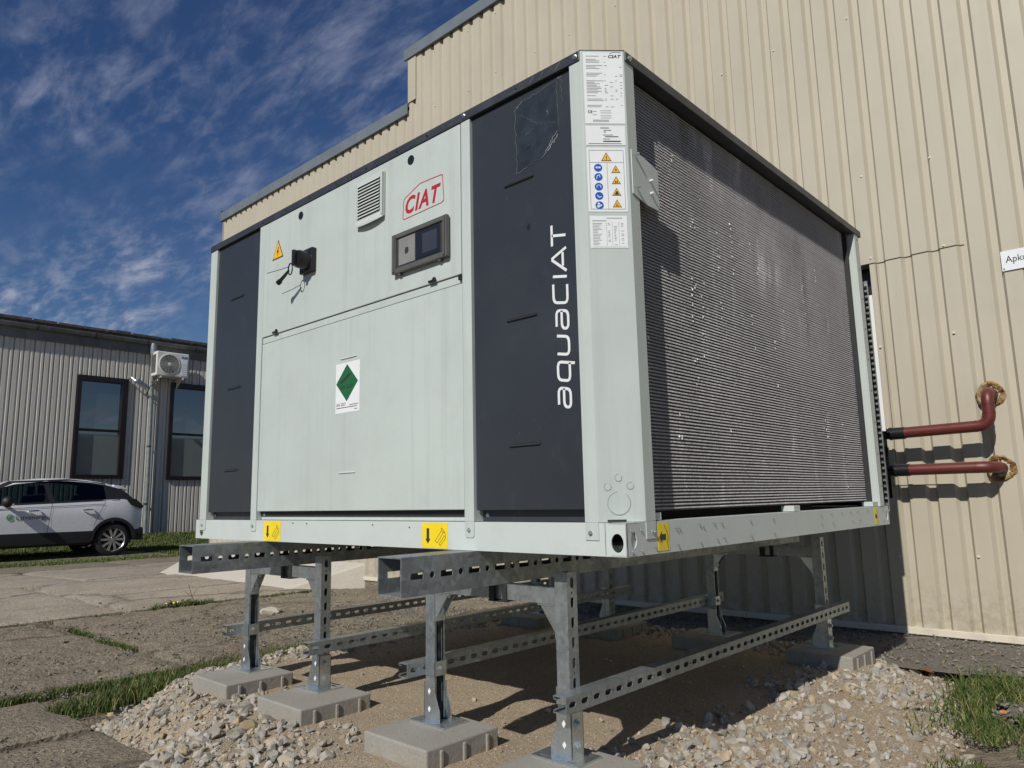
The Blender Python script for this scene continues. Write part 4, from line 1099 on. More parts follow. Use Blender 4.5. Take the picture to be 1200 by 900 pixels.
# pressed dents
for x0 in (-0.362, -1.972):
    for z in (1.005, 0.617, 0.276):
        mb = MB(); mb.prism([(0.0062, z + 0.0035), (0.0008, z - 0.002), (0.0062, z - 0.005)], 'x', x0, x0 + 0.107); ps = part('pressed_slot', mb, M['dark'], U); ubox('opening', x0, x0 + 0.107, 0.0052, 0.0062, z + 0.0038, z + 0.0072, 'dark_in', ps, None)  # near-black strip paints the shade line above each pressed slot
for x0, z in ((-1.139, 0.6235), (-1.139, 0.235)):
    mb = MB(); mb.prism([(-0.0003, z + 0.0035), (-0.0045, z - 0.001), (-0.0003, z - 0.0045)], 'x', x0, x0 + 0.09); part('pressed_slot', mb, M['panel'], U, bev=0.0006)
# cap trims
def captrim(x0, x1):
    mb = MB(); mb.box(x0, x1, -0.006, 0.03, TOPZ, 1.2895); return part('top_trim', mb, M['cap'], U, bev=0.0015)
c1 = captrim(-2.168, -1.092); c2 = captrim(-1.088, -0.080)
mb = MB(); mb.box(-0.03, 0.006, 0.081, 1.95, TOPZ, 1.2895); c3 = part('top_trim', mb, M['cap'], U, bev=0.0015)
mb = MB(); mb.prism([(-0.0795, -0.0045), (0.0045, 0.080), (-0.02, 0.11), (-0.11, 0.02)], 'z', 1.2897, 1.2915); part('corner_cap', mb, M['cap'], U, bev=0.0006)
ubox('top_trim', -2.168, -2.14, 0.031, 1.95, TOPZ, 1.289, 'cap')
bolt((-0.092, -0.006, 1.276), (0, -1, 0), c2, 0.005, 0.003); bolt((-0.513, -0.006, 1.276), (0, -1, 0), c2, 0.005, 0.003); bolt((0.006, 0.099, 1.275), (1, 0, 0), c3, 0.005, 0.003)
for x in (-1.70, -1.52, -1.35, -1.18, -1.0, -0.83, -0.68, -0.30): bolt((x, -0.006, 1.274), (0, -1, 0), c1 if x < -1.09 else c2, 0.0028, 0.0015, 'cap', False)
# residual film on the right dark panel
def film():
    mb = MB(); y = 0.0050
    def pl(pts, w): mb.add(*place(stroke([pts], w * 0.62, 0.0005), (0, y, 0), (1, 0, 0), (0, 0, 1)))
    def jag(a, b, n=12, j=0.003):
        out = []
        for i in range(n + 1):
            t_ = i / n; out.append((a[0] + (b[0] - a[0]) * t_ + rs.uniform(-j, j), a[1] + (b[1] - a[1]) * t_ + rs.uniform(-j, j)))
        return out
    pl(jag((-0.318, 1.22), (-0.314, 1.03)), 0.0016); pl(jag((-0.318, 1.218), (-0.29, 1.235)), 0.003); pl(jag((-0.29, 1.235), (-0.166, 1.245)), 0.0016); pl(jag((-0.166, 1.245), (-0.164, 1.11)), 0.0014)
    pl(jag((-0.314, 1.03), (-0.22, 1.047)), 0.0014); pl(jag((-0.22, 1.047), (-0.17, 1.10)), 0.004); pl(jag((-0.205, 1.058), (-0.165, 1.09)), 0.006); pl(jag((-0.30, 1.20), (-0.235, 1.15)), 0.001); pl(jag((-0.235, 1.15), (-0.17, 1.125)), 0.0008)
    pl(jag((-0.165, 1.25), (-0.15, 1.25)), 0.003); pl(jag((-0.15, 1.25), (-0.148, 1.17)), 0.001); pl(jag((-0.20, 1.16), (-0.20, 1.175), 4), 0.002); pl(jag((-0.28, 1.13), (-0.25, 1.14), 5), 0.001)
    return mb
M['film'] = plain('dried film edge', (0.15, 0.16, 0.17), 0.25, 0, 0.4); M['film2'] = plain('clear film on coating', (0.027, 0.032, 0.039), 0.28, 0, 0.3)
mb = MB(); mb.add(*place(fill2d([(-0.316, 1.215), (-0.29, 1.233), (-0.168, 1.243), (-0.166, 1.112), (-0.215, 1.052), (-0.312, 1.034)], [], 0.0003), (0, 0.0057, 0), (1, 0, 0), (0, 0, 1))); part('film_residue', mb, M['film2'], DR)
part('film_residue', film(), M['film'], DR)
mb = MB(); y = -0.0066
for a, b in (((-0.33, 1.268), (-0.30, 1.27)), ((-0.25, 1.268), (-0.235, 1.284)), ((-0.215, 1.266), (-0.20, 1.285)), ((-0.185, 1.27), (-0.17, 1.28)), ((-0.16, 1.268), (-0.14, 1.286)), ((-0.30, 1.266), (-0.295, 1.28))):
    mb.add(*place(stroke([[a, ((a[0] + b[0]) / 2, (a[1] + b[1]) / 2 + rs.uniform(-0.003, 0.003)), b]], 0.0016, 0.0004), (0, y, 0), (1, 0, 0), (0, 0, 1)))
part('film_residue', mb, M['film'], c2)
# chips in the coating
mb = MB(); mb.add(*place(fill2d([(0, 0), (0.006, 0.004), (0.004, 0.02), (-0.003, 0.012), (-0.007, 0.014), (-0.004, 0.003)], [], 0.0004), (-0.278, 0.0057, 0.855), (1, 0, 0), (0, 0, 1)))
mb.add(*place(fill2d([(0, 0), (0.014, 0.006), (0.012, 0.012), (0.006, 0.008), (0.0, 0.008)], [], 0.0004), (-0.275, 0.0057, 1.085), (1, 0, 0), (0, 0, 1))); part('scratch', mb, M['black'], DR)
# aquaCIAT lettering: strokes in a rounded square face; built along +X then turned to read upwards
def lettering():
    h = 0.040; w = 0.036; r = 0.012; hh = h * 1.0; P = []; x = 0
    def a_(x): return [rounded([(x + 0.003, hh), (x + w, hh), (x + w, 0), (x, 0), (x, hh * 0.55), (x + w, hh * 0.55)], r)]
    P += a_(x); x += w + 0.016
    P += [rounded([(x + w, 0), (x, 0), (x, hh), (x + w, hh), (x + w, -0.017)], r)]; x += w + 0.016
    P += [rounded([(x, hh), (x, 0), (x + w, 0), (x + w, hh)], r)]; x += w + 0.016
    P += a_(x); x += w + 0.016
    H = 0.048
    P += [rounded([(x + w * 1.05, H), (x, H), (x, 0), (x + w * 1.05, 0)], r)]; x += w + 0.018
    P += [[(x, 0), (x, H)]]; x += 0.012
    P += [[(x, 0), (x + 0.022, H), (x + 0.026, H), (x + 0.048, 0)], [(x + 0.010, 0.012), (x + 0.038, 0.012)]]; x += 0.052
    P += [[(x, H), (x + 0.044, H)], [(x + 0.022, H), (x + 0.022, 0)]]; x += 0.044
    return P, x
P, LX = lettering()
sx = (0.840 - 0.362) / LX
shear = 0.18
P2 = [[(px * sx + shear * (py - 0.02), py * 0.95) for px, py in path] for path in P]
mb = MB(); mb.add(*place(stroke(P2, 0.0072, 0.0008), (-0.152, 0.0055, 0.362), (0, 0, 1), (-1, 0, 0))); part('lettering', mb, M['white_print'], DR, label='white vertical lettering reading aquaCIAT')
# vent grille
VG = ubox('vent_grille', -1.045, -0.894, -0.014, -0.004, 1.070, 1.229, 'grille', bev=0.004)
ubox('opening', -1.034, -0.912, -0.0148, -0.0138, 1.094, 1.213, 'dark_in', VG, bev=None)
for k in range(11):
    z = 1.098 + k * 0.0112; mb = MB(); mb.prism([(-0.0195, z - 0.003), (-0.0185, z - 0.0035), (-0.0145, z + 0.0035), (-0.0145, z + 0.005)], 'x', -1.036, -0.911); part('slat', mb, M['grille'], VG)
mb = MB()
for k in range(8):
    a0 = -1.045 + k * 0.151 / 8; a1 = a0 + 0.151 / 8; f0 = 1 - ((k - 4) / 4) ** 2; f1 = 1 - ((k + 1 - 4) / 4) ** 2
    mb.add([(a0, -0.014, 1.070), (a1, -0.014, 1.070), (a1, -0.017 - 0.006 * f1, 1.066 - 0.007 * f1), (a0, -0.017 - 0.006 * f0, 1.066 - 0.007 * f0), (a0, -0.014, 1.088), (a1, -0.014, 1.088), (a1, -0.017 - 0.006 * f1, 1.072 - 0.004 * f1), (a0, -0.017 - 0.006 * f0, 1.072 - 0.004 * f0)],
           [(0, 1, 2, 3), (7, 6, 5, 4), (3, 2, 6, 7), (0, 4, 5, 1), (0, 3, 7, 4), (1, 5, 6, 2)])
part('hood', mb, M['grille'], VG, bev=0.001)
ubox('side_fin', -0.902, -0.894, -0.020, -0.0145, 1.075, 1.226, 'grille', VG)
# CIAT logo
lg = MB(); o_ = (-0.802, -0.0045, 1.030)
def qf(vf): lg.add(*place(vf, o_, (1, 0, 0), (0, 0, 1)))
qf(stroke([rounded([(0.0, 0.006), (0.004, 0.068), (0.085, 0.098), (0.188, 0.094), (0.190, 0.088), (0.196, 0.010), (0.188, 0.004), (0.004, 0.0), (0.0, 0.006)], 0.008)], 0.0024, 0.0006))
lv, lf = textmesh('CIAT', 0.086, 0.0023, 0.28, 0.0004, sx=1.0, spacing=1.16)
mx_ = max(v.x for v in lv); lv = [Vector((v.x * 0.176 / mx_, v.y * 0.88, v.z)) for v in lv]
lg.add(*place((lv, lf), (-0.796, -0.0046, 1.046), (1, 0, 0), (0, 0, 1))); part('logo', lg, M['red'], UP, label='red CIAT logo in a thin house shaped outline')
# electrical warning triangle
mb = MB(); mb.add(*place(fill2d([(-0.041, 0), (0.041, 0), (0, 0.078)], [], 0.0006), (-1.578, -0.0045, 1.091), (1, 0, 0), (0, 0, 1))); wt = part('warning_sticker', mb, M['ink'], UP)
mb = MB(); mb.add(*place(fill2d([(-0.035, 0.0045), (0.035, 0.0045), (0, 0.070)], [], 0.0006), (-1.578, -0.0052, 1.091), (1, 0, 0), (0, 0, 1))); part('yellow_field', mb, M['yellow2'], wt)
mb = MB(); mb.add(*place(fill2d([(0.004, 0.048), (-0.008, 0.026), (0.0, 0.027), (-0.003, 0.008), (0.008, 0.032), (0.001, 0.031), (0.008, 0.048)], [], 0.0004), (-1.578, -0.0058, 1.091), (1, 0, 0), (0, 0, 1))); part('lightning_bolt', mb, M['ink'], wt)
# main switch
SW = ubox('main_switch', -1.386, -1.302, -0.024, -0.0045, 0.977, 1.066, 'black', bev=0.003)
mb = MB(); mb.lathe([(0.0, -0.062), (0.030, -0.062), (0.033, -0.056), (0.034, -0.03), (0.036, -0.024), (0.036, -0.020)], (-1.345, 0.0, 1.022), 'y', 24)
mb.v = [(x, y, z) for x, y, z in mb.v]; part('knob', mb, M['black'], SW, smooth=40)
mb = MB(); mb.box(-1.352, -1.338, -0.078, -0.058, 0.992, 1.052); part('handle', mb, M['black'], SW, bev=0.003)
kr = MB(); pts = [(-1.378 + 0.014 * math.cos(a), -0.065, 0.988 + 0.022 * math.sin(a)) for a in np.linspace(0, 2 * math.pi, 17)]; kr.tube(pts, 0.0024, 6, False); part('key_ring', kr, M['black'], SW)
mb = MB(); mb.tube([(-1.386, -0.066, 0.985), (-1.410, -0.068, 0.970), (-1.440, -0.070, 0.955)], [0.004, 0.006, 0.007], 8); mb.tube([(-1.440, -0.070, 0.955), (-1.452, -0.071, 0.949)], 0.010, 10); part('key', mb, M['black'], SW)
mb = MB(); mb.tube([(-1.39, -0.068, 0.998), (-1.45, -0.074, 0.998), (-1.520, -0.080, 1.001)], 0.0013, 5); part('tie_wire', mb, M['black'], SW)
# door holes and latches
for x, z in ((-1.416, 1.223), (-0.762, 1.222)):
    mb = MB(); mb.lathe([(0.0155, -0.0008), (0.0155, -0.0022), (0.012, -0.0025), (0.0, -0.0010)], (x, -0.004, z), 'y', 24); part('lock_plug', mb, M['black'], UP, smooth=40)
for x in (-1.575, -0.655):
    mb = MB(); mb.box(x - 0.017, x + 0.015, -0.013, -0.0045, 0.789, 0.797); mb.prism([(x - 0.002, 0.797), (x + 0.014, 0.797), (x + 0.010, 0.805), (x + 0.002, 0.803)], 'y', -0.011, -0.0045); part('latch', mb, M['black'], UP, bev=0.002)
ubox('latch', -0.541, -0.532, -0.010, -0.0005, 0.770, 0.787, 'black', bev=0.001)
# display window
M['smoke_solid'] = plain('smoked grey frame', (0.050, 0.049, 0.045), 0.22)
DW = ubox('display_window', -0.836, -0.578, -0.0165, -0.0045, 0.853, 0.980, 'smoke_solid', bev=0.004)
def cut(): pass
DF = MB(); 
for a in ((-0.838, -0.818, 0.851, 0.982), (-0.596, -0.576, 0.851, 0.982)): DF.box(a[0], a[1], -0.0225, -0.010, a[2], a[3])
for a in ((0.851, 0.868), (0.966, 0.982)): DF.box(-0.818, -0.596, -0.0220, -0.010, a[0], a[1])
M['smoke_solid'] = plain('smoked grey frame', (0.10, 0.098, 0.092), 0.2)
part('frame', DF, M['smoke_solid'], DW, bev=0.003)
for xx in (-0.826, -0.588):
    ubox('hinge', xx - 0.004, xx + 0.004, -0.0255, -0.023, 0.856, 0.977, 'smoke_solid', DW)
ubox('control_panel', -0.806, -0.726, -0.0185, -0.0167, 0.874, 0.962, 'white_pvc', DW)
M['panelgrey'] = plain('controller face grey', (0.22, 0.22, 0.205), 0.3); bpy.data.objects['control_panel'].data.materials[0] = M['panelgrey']
mb = MB(); mb.prism([(-0.772, 0.906), (-0.760, 0.907), (-0.756, 0.914), (-0.758, 0.926), (-0.771, 0.927), (-0.775, 0.915)], 'y', -0.0192, -0.0186); part('key_pad', mb, M['ink'], DW)
M['screen'] = glass_dark('display glass', (0.014, 0.017, 0.027), 0.45); M['screen'].node_tree.nodes['Principled BSDF'].inputs['IOR'].default_value = 1.4; M['screen'].node_tree.nodes['Principled BSDF'].inputs['Specular IOR Level'].default_value = 0.3
ubox('screen', -0.722, -0.610, -0.0185, -0.0167, 0.874, 0.962, 'screen', DW)
ubox('status_display', -0.690, -0.622, -0.0192, -0.0186, 0.886, 0.950, 'screen', DW, bev=None)
M['bluegrey'] = plain('display film', (0.028, 0.034, 0.050), 0.5); bpy.data.objects['status_display'].data.materials[0] = M['bluegrey']
for xx in (-0.806, -0.615):
    for zz in (0.845,): ubox('clip', xx - 0.006, xx + 0.006, -0.018, -0.006, zz, zz + 0.007, 'smoke_solid', DW)
# green gas label
GL = MB(); GL.add(*place(fill2d(rect(0, 0, 0.138, 0.172), [], 0.0006), (-1.168, -0.0009, 0.436), (1, 0, 0), (0, 0, 1))); GL = part('gas_label', GL, M['white_label'], LP, label='white label with a green diamond reading UN 3257')
mb = MB(); mb.add(*place(fill2d([(0.066, 0.038), (0.129, 0.102), (0.066, 0.166), (0.003, 0.102)], [], 0.0004), (-1.168, -0.0015, 0.436), (1, 0, 0), (0, 0, 1))); part('green_diamond', mb, M['green'], GL)
mb = MB(); mb.add(*place(fill2d([(0.028, 0.107), (0.033, 0.100), (0.082, 0.124), (0.090, 0.131), (0.080, 0.134)], [], 0.0003), (-1.168, -0.0020, 0.436), (1, 0, 0), (0, 0, 1)))
mb.add(*place(textmesh('UN 3257', 0.018, 0.0002, 0, 0.0001, sx=1.05), (-1.168 + 0.029, -0.0020, 0.436 + 0.082), (1, 0, 0), (0, 0, 1)))
mb.add(*place(textmesh('UN 3257', 0.015, 0.0001, 0, 0.0001), (-1.168 + 0.004, -0.0014, 0.436 + 0.024), (1, 0, 0), (0, 0, 1)))
for x0, x1, z in ((0.082, 0.132, 0.024), (0.006, 0.125, 0.017), (0.11, 0.128, 0.008)): mb.add(*place(R2(x0, z, x1, z + 0.0022), (-1.168, -0.0014, 0.436), (1, 0, 0), (0, 0, 1)))
part('lettering', mb, M['ink'], GL)
# lifting labels on the front rail
def liftlabel(x0, x1, yy=-0.0012):
    w = x1 - x0; zb = 0.002
    mb = MB(); mb.add(*place(fill2d(rect(0, 0, w, 0.072), [], 0.0006), (x0, yy + 0.0006, zb), (1, 0, 0), (0, 0, 1))); L_ = part('lifting_label', mb, M['yellow'], fr)
    mb = MB(); k = w / 0.12
    mb.add(*place(fill2d([(0.022, 0.056), (0.034, 0.056), (0.034, 0.026), (0.040, 0.026), (0.028, 0.012), (0.016, 0.026), (0.022, 0.026)], [], 0.0004), (x0, yy, zb), (k, 0, 0), (0, 0, 1)))
    fk = [[(0.062, 0.020), (0.092, 0.050), (0.100, 0.045), (0.072, 0.015), (0.062, 0.020)], [(0.080, 0.012), (0.105, 0.036), (0.111, 0.030), (0.086, 0.008), (0.080, 0.012)], [(0.090, 0.058), (0.092, 0.050), (0.108, 0.042), (0.110, 0.034)], [(0.090, 0.058), (0.106, 0.048), (0.108, 0.042)]]
    mb.add(*place(stroke([[(a * k, b) for a, b in f] for f in fk], 0.0011, 0.0004), (x0, yy, zb), (1, 0, 0), (0, 0, 1)))
    part('pictogram', mb, M['ink'], L_)
liftlabel(-1.625, -1.505); liftlabel(-0.713, -0.602)
def sidelabel(y0, y1, wrap=True):
    mb = MB(); mb.add(*place(fill2d(rect(0, 0, y1 - y0, 0.066), [], 0.0006), (0.0006, y0, 0.006), (0, 1, 0), (0, 0, 1))); L_ = part('lifting_label', mb, M['yellow'], sr)
    w = y1 - y0; mb = MB(); mb.add(*place(fill2d([(0.006, 0.030), (0.018, 0.044), (0.018, 0.037), (0.036, 0.037), (0.036, 0.023), (0.018, 0.023), (0.018, 0.016)], [], 0.0004), (0.0012, y0 - 0.001, 0.008), (0, w / 0.052, 0), (0, 0, 1)))
    mb.add(*place(stroke([[(0.046, 0.006), (0.041, 0.02), (0.046, 0.034), (0.040, 0.048), (0.034, 0.056), (0.030, 0.062)]], 0.0012, 0.0004), (0.0012, y0, 0.004), (0, w / 0.052, 0), (0, 0, 1)))
    part('pictogram', mb, M['ink'], L_)
sidelabel(0.131, 0.183); sidelabel(1.785, 1.83)
# bolts on the side rail
M['smoke_dot'] = plain('dull bolt heads', (0.22, 0.23, 0.22), 0.5)
for y, z in ((0.012, 0.060), (0.055, 0.060), (0.015, 0.012), (0.056, 0.012), (0.118, 0.015), (0.215, 0.057), (0.222, 0.015), (0.23, 0.057), (0.335, 0.062), (0.338, 0.014), (0.355, 0.055), (0.415, 0.062), (0.43, 0.018), (0.46, 0.060), (0.47, 0.02), (0.64, 0.06), (0.64, 0.017), (0.80, 0.06), (0.80, 0.017),
             (1.20, 0.06), (1.20, 0.03), (1.30, 0.062), (1.31, 0.03), (1.41, 0.062), (1.50, 0.062), (1.52, 0.03), (1.58, 0.062), (1.60, 0.03), (1.70, 0.062), (1.90, 0.06), (1.90, 0.02)):
    bolt((0.0, y, z), (1, 0, 0), sr, 0.0032, 0.0008, 'smoke_dot' if y > 0.06 else 'zinc', False)
for x, z in ((-1.33, 0.067), (-0.95, 0.066), (-1.42, 0.068), (-0.77, 0.06)): bolt((x, 0.0, z), (0, -1, 0), fr, 0.002, 0.001, 'dark_in', False)
# plate fixed across the coil
mb = MB(); yz = [(0.088, 1.018), (0.150, 1.014), (0.214, 1.0), (0.214, 0.884), (0.155, 0.884), (0.088, 0.898)]
mb.prism(yz, 'x', 0.0030, 0.0060); lpz = part('lifting_plate', mb, M['panel'], U, bev=0.001)
for y, z in ((0.102, 1.006), (0.103, 0.918)): bolt((0.006, y, z), (1, 0, 0), lpz, 0.004, 0.010, 'zinc', False)
for y, z in ((0.172, 0.957), (0.172, 0.922)):
    mb = MB(); mb.lathe([(0.0, 0.010), (0.0035, 0.010), (0.004, 0.0005)], (0.006, y, z), 'x', 12); part('rivet', mb, M['white_pvc'], lpz)
# slotted strip at the back corner and its white cover
holes = []
z = 0.01
while z < 1.01: holes.append(rect(0.003, z, 0.020, z + 0.019)); z += 0.026
mb = MB(); mb.add(*place(fill2d(rect(-0.012, 0, 0.023, 1.04), holes, 0.003), (-0.040, 2.06, 0.05), (1, 0, 0), (0, 0, 1))); mb.box(-0.044, -0.040, 1.975, 2.062, 0.05, 0.09); mb.box(-0.044, -0.040, 1.975, 2.062, 1.03, 1.09); part('slotted_strip', mb, M['galv'], U)
ubox('slotted_strip', -0.055, -0.017, 2.074, 2.078, 0.08, 1.06, 'dark_in', bev=None)  # unslotted dark sheet, added behind the slots to make them look dark
ubox('cover_strip', -0.016, -0.001, 2.057, 2.066, 0.40, 1.02, 'white_pvc')


# ------------------------------------------------------------------ pipes to the wall
def bezpath(pts, r, n=7):
    out = [Vector(pts[0])]
    for i in range(1, len(pts) - 1):
        p = Vector(pts[i]); a = Vector(pts[i - 1]); b = Vector(pts[i + 1]); s_ = p + (a - p).normalized() * r; e_ = p + (b - p).normalized() * r
        for k in range(n + 1): q = k / n; out.append(s_ * (1 - q) ** 2 + p * 2 * q * (1 - q) + e_ * q * q)
    out.append(Vector(pts[-1])); return out
def hpipe(label, pts, bend, zc_, xs):
    T = thing('water_pipe', (pts[-1][0], 2.95, pts[-1][2]), label, 'pipe', 'red water pipes into the wall')
    mb = MB(); mb.tube(bezpath(pts, bend), 0.0285, 24); part('pipe_run', mb, M['pipe'], T, smooth=50)
    x = xs; mb = MB(); mb.tube([(x, pts[0][1], zc_), (x - 0.055, pts[0][1], zc_)], 0.032, 20); part('collar', mb, M['black'], T, smooth=50)
    mb = MB(); mb.tube([(x - 0.062, pts[0][1], zc_), (x - 0.075, pts[0][1], zc_)], 0.034, 20); part('clamp_ring', mb, M['black'], T, smooth=50)
    hs = bezpath([(x - 0.055, pts[0][1], zc_), (x - 0.20, pts[0][1], zc_), (x - 0.22, 2.45, zc_ + 0.02), (x - 0.22, 1.97, zc_ + 0.05)], 0.07)
    mb = MB(); mb.tube(hs, 0.028, 16); part('hose', mb, M['black'], T, smooth=50)
    for c in bends_of(pts, bend):
        mb = MB(); a, d = c; mb.tube([a - d * 0.0015, a + d * 0.0015], 0.0298, 24); part('weld_seam', mb, M['pipe'], T, smooth=50)
    return T
def bends_of(pts, r):
    out = []
    for i in range(1, len(pts) - 1):
        p = Vector(pts[i]); a = Vector(pts[i - 1]); b = Vector(pts[i + 1])
        out.append((p + (a - p).normalized() * r, (a - p).normalized())); out.append((p + (b - p).normalized() * r, (b - p).normalized()))
    return out
hpipe('upper dark red water pipe with an elbow rising before it enters the wall', [(-0.17, 2.81, 0.440), (0.270, 2.81, 0.450), (0.270, 2.81, 0.615), (0.270, 2.96, 0.615)], 0.060, 0.440, -0.115)
hpipe('lower dark red water pipe turning straight back into the wall', [(-0.15, 2.81, 0.246), (0.265, 2.81, 0.246), (0.275, 2.98, 0.240)], 0.075, 0.246, -0.11)

# ------------------------------------------------------------------ main building
YW = 2.97
B = thing('industrial_building', (-2.0, 4.0, -0.6), 'tall cream trapezoid clad industrial building behind the chiller, stepped grey parapet', 'building')
P_, DEP = 0.137, 0.022
def trap(x):
    """outward offset of the cladding at x: wide ribs, narrow valleys"""
    u = ((x - 0.102) / P_) % 1.0
    return u
def sheet(x0, x1, z0, z1, dy=0.0, name='cladding_sheet', mat=None):
    # breakpoints within one pitch: slope up 0..0.10, rib 0.10..0.66, slope down 0.66..0.78, valley 0.78..1
    xs = [x0, x1]
    k0 = math.floor((x0 - 0.102) / P_) - 1; k1 = math.ceil((x1 - 0.102) / P_) + 1
    for k in range(k0, k1):
        for f in (0.0, 0.10, 0.66, 0.78):
            x = 0.102 + (k + f) * P_
            if x0 < x < x1: xs.append(x)
    xs = sorted(xs)
    def off(x):
        u = ((x - 0.102) / P_) % 1.0
        if u > 0.99999: u = 0
        return float(np.interp(u, [0, 0.10, 0.66, 0.78, 1.0], [0, DEP, DEP, 0, 0]))
    V, F = [], []
    for x in xs:
        e = 1e-6
        yy = YW + DEP * 0.0 - off(x + (e if x == x0 else -e if x == x1 else 0)) + dy
        V += [(x, yy, z0), (x, yy, z1), (x, yy + 0.0012, z0), (x, yy + 0.0012, z1)]
    for i in range(len(xs) - 1):
        a = i * 4; b = a + 4
        F += [(a, b, b + 1, a + 1), (b + 2, a + 2, a + 3, b + 3), (a + 2, b + 2, b, a), (a + 1, b + 1, b + 3, a + 3)]
    F += [(0, 1, 3, 2), ((len(xs) - 1) * 4, (len(xs) - 1) * 4 + 2, (len(xs) - 1) * 4 + 3, (len(xs) - 1) * 4 + 1)]
    return link(name, V, F, mat or M['clad'], B)
seam = [-8.33] + [0.225 - 1.096 * k for k in range(7, -1, -1)] + [0.225 + 1.096 * k for k in range(1, 6)]
ZL, ZH = 4.09, 4.69; XS = -4.37
zbase = -0.585
for i in range(len(seam) - 1):
    a, b = seam[i], seam[i + 1]; dy = -0.0012 * (i % 2)
    if abs(a + 0.871) < 1e-3:        # sheet with the cut-out for the vent opening
        sheet(a, b, 1.432, ZH - 0.05, dy); sheet(-0.245, b, zbase, 1.436, dy + 0.004); sheet(a, -0.245, zbase, 0.10, dy + 0.004)
    elif a < XS < b:
        sheet(a, XS, zbase, ZL - 0.06, dy); sheet(XS, b, zbase, ZH - 0.05, dy)
    else:
        sheet(a, b, zbase, (ZL - 0.06) if b <= XS else (ZH - 0.05), dy)
core = MB(); core.box(-8.32, XS, YW + 0.012, YW + 0.30, -0.6, ZL - 0.02); core.box(XS, -0.871, YW + 0.012, YW + 0.30, -0.6, ZH - 0.02)
core.box(-0.245, 5.6, YW + 0.012, YW + 0.30, -0.6, ZH - 0.02); core.box(-0.871, -0.245, YW + 0.012, YW + 0.30, 1.44, ZH - 0.02); core.box(-0.871, -0.245, YW + 0.012, YW + 0.30, -0.6, 0.10)
part('wall_core', core, M['clad'], B)
hall = MB(); hall.box(-8.31, 5.55, YW + 0.31, 14.0, -0.6, 2.75); part('rear_hall', hall, M['clad'], B)
vb = MB(); vb.box(-0.871, -0.245, YW + 0.10, YW + 0.12, 0.10, 1.44); vb.box(-0.90, -0.871, YW, YW + 0.1, 0.1, 1.44); vp = part('vent_window', vb, M['frame_brown'], B)
mb = MB()
for k in range(16):
    z = 0.14 + k * 0.075; mb = MB(); mb.box(-0.86, -0.32, YW + 0.04, YW + 0.09, z, z + 0.02); part('louver', mb, M['flash'], vp)
# flashings
def flashing(x0, x1, zt, name='parapet_flashing'):
    mb = MB(); mb.box(x0, x1, YW - 0.050, YW - 0.046, zt - 0.105, zt + 0.012); mb.box(x0, x1, YW - 0.046, YW + 0.32, zt + 0.006, zt + 0.012); mb.box(x0, x1, YW - 0.046, YW - 0.030, zt - 0.105, zt - 0.101)
    return part(name, mb, M['flash'], B, bev=0.002)
flashing(-8.38, XS, ZL); flashing(XS - 0.06, -2.6, ZH); flashing(-2.596, 0.6, ZH); flashing(0.604, 5.6, ZH)
mb = MB(); mb.box(-8.385, -8.375, YW - 0.055, YW + 0.3, ZL - 0.11, ZL + 0.045); part('flashing_end', mb, M['flash'], B)
mb = MB(); mb.box(XS - 0.012, XS - 0.003, YW - 0.032, YW + 0.30, ZL - 0.02, ZH - 0.06); mb.box(XS - 0.012, XS + 0.11, YW - 0.034, YW - 0.0305, ZL + 0.02, ZH - 0.09); part('corner_trim', mb, M['clad'], B)
mb = MB(); mb.box(-8.345, -8.335, YW - 0.03, YW + 0.3, -0.6, ZL - 0.09); part('corner_trim', mb, M['clad'], B)
# base trim
for i in range(6):
    a = -8.33 + i * 2.4; b = min(a + 2.398, 5.6); mb = MB(); mb.box(a, b, YW - 0.034, YW - 0.026, -0.606, -0.572); mb.box(a, b, YW - 0.026, YW + 0.01, -0.580, -0.572); part('base_trim', mb, M['trim'], B, bev=0.002)
mb = MB(); mb.box(-8.33, 5.6, YW - 0.02, YW + 0.30, -0.75, -0.592); part('plinth', mb, M['slab_dark'], B)
# open joints where the lower sheets were cut in, following the profile
M['joint'] = plain('dusty open joint', (0.10, 0.085, 0.065), 0.8)
sheet(-0.245, 0.225, 1.4295, 1.4318, -0.0022, 'joint_line', M['joint']); sheet(-0.212, -0.2100, 0.10, 1.43, -0.0022, 'joint_line', M['joint']); sheet(-0.245, 0.05, 0.168, 0.1705, -0.0022, 'joint_line', M['dark_in'])
# cladding screws
mb = MB()
for z in (-0.19, 0.94, 1.455, 1.97, 2.97, 3.9, 4.5):
    for k in range(-62, 22):
        x = 0.102 + (k + 0.18 + 0.36 * (k % 2)) * P_ + rs.uniform(-0.01, 0.01)
        if k % 3 or x < -8.3 or x > 3 or (z > ZL - 0.15 and x < XS): continue
        if z < 1.43 and z > 0.1 and -0.9 < x < -0.245: continue
        zz = z + rs.uniform(-0.02, 0.02)
        mb.tube([(x, YW - DEP, zz), (x, YW - DEP - 0.002, zz)], 0.008, 8); mb.tube([(x, YW - DEP - 0.003, zz), (x, YW - DEP - 0.007, zz)], 0.005, 6)
part('cladding_screws', mb, M['trim'], B, kind='stuff')
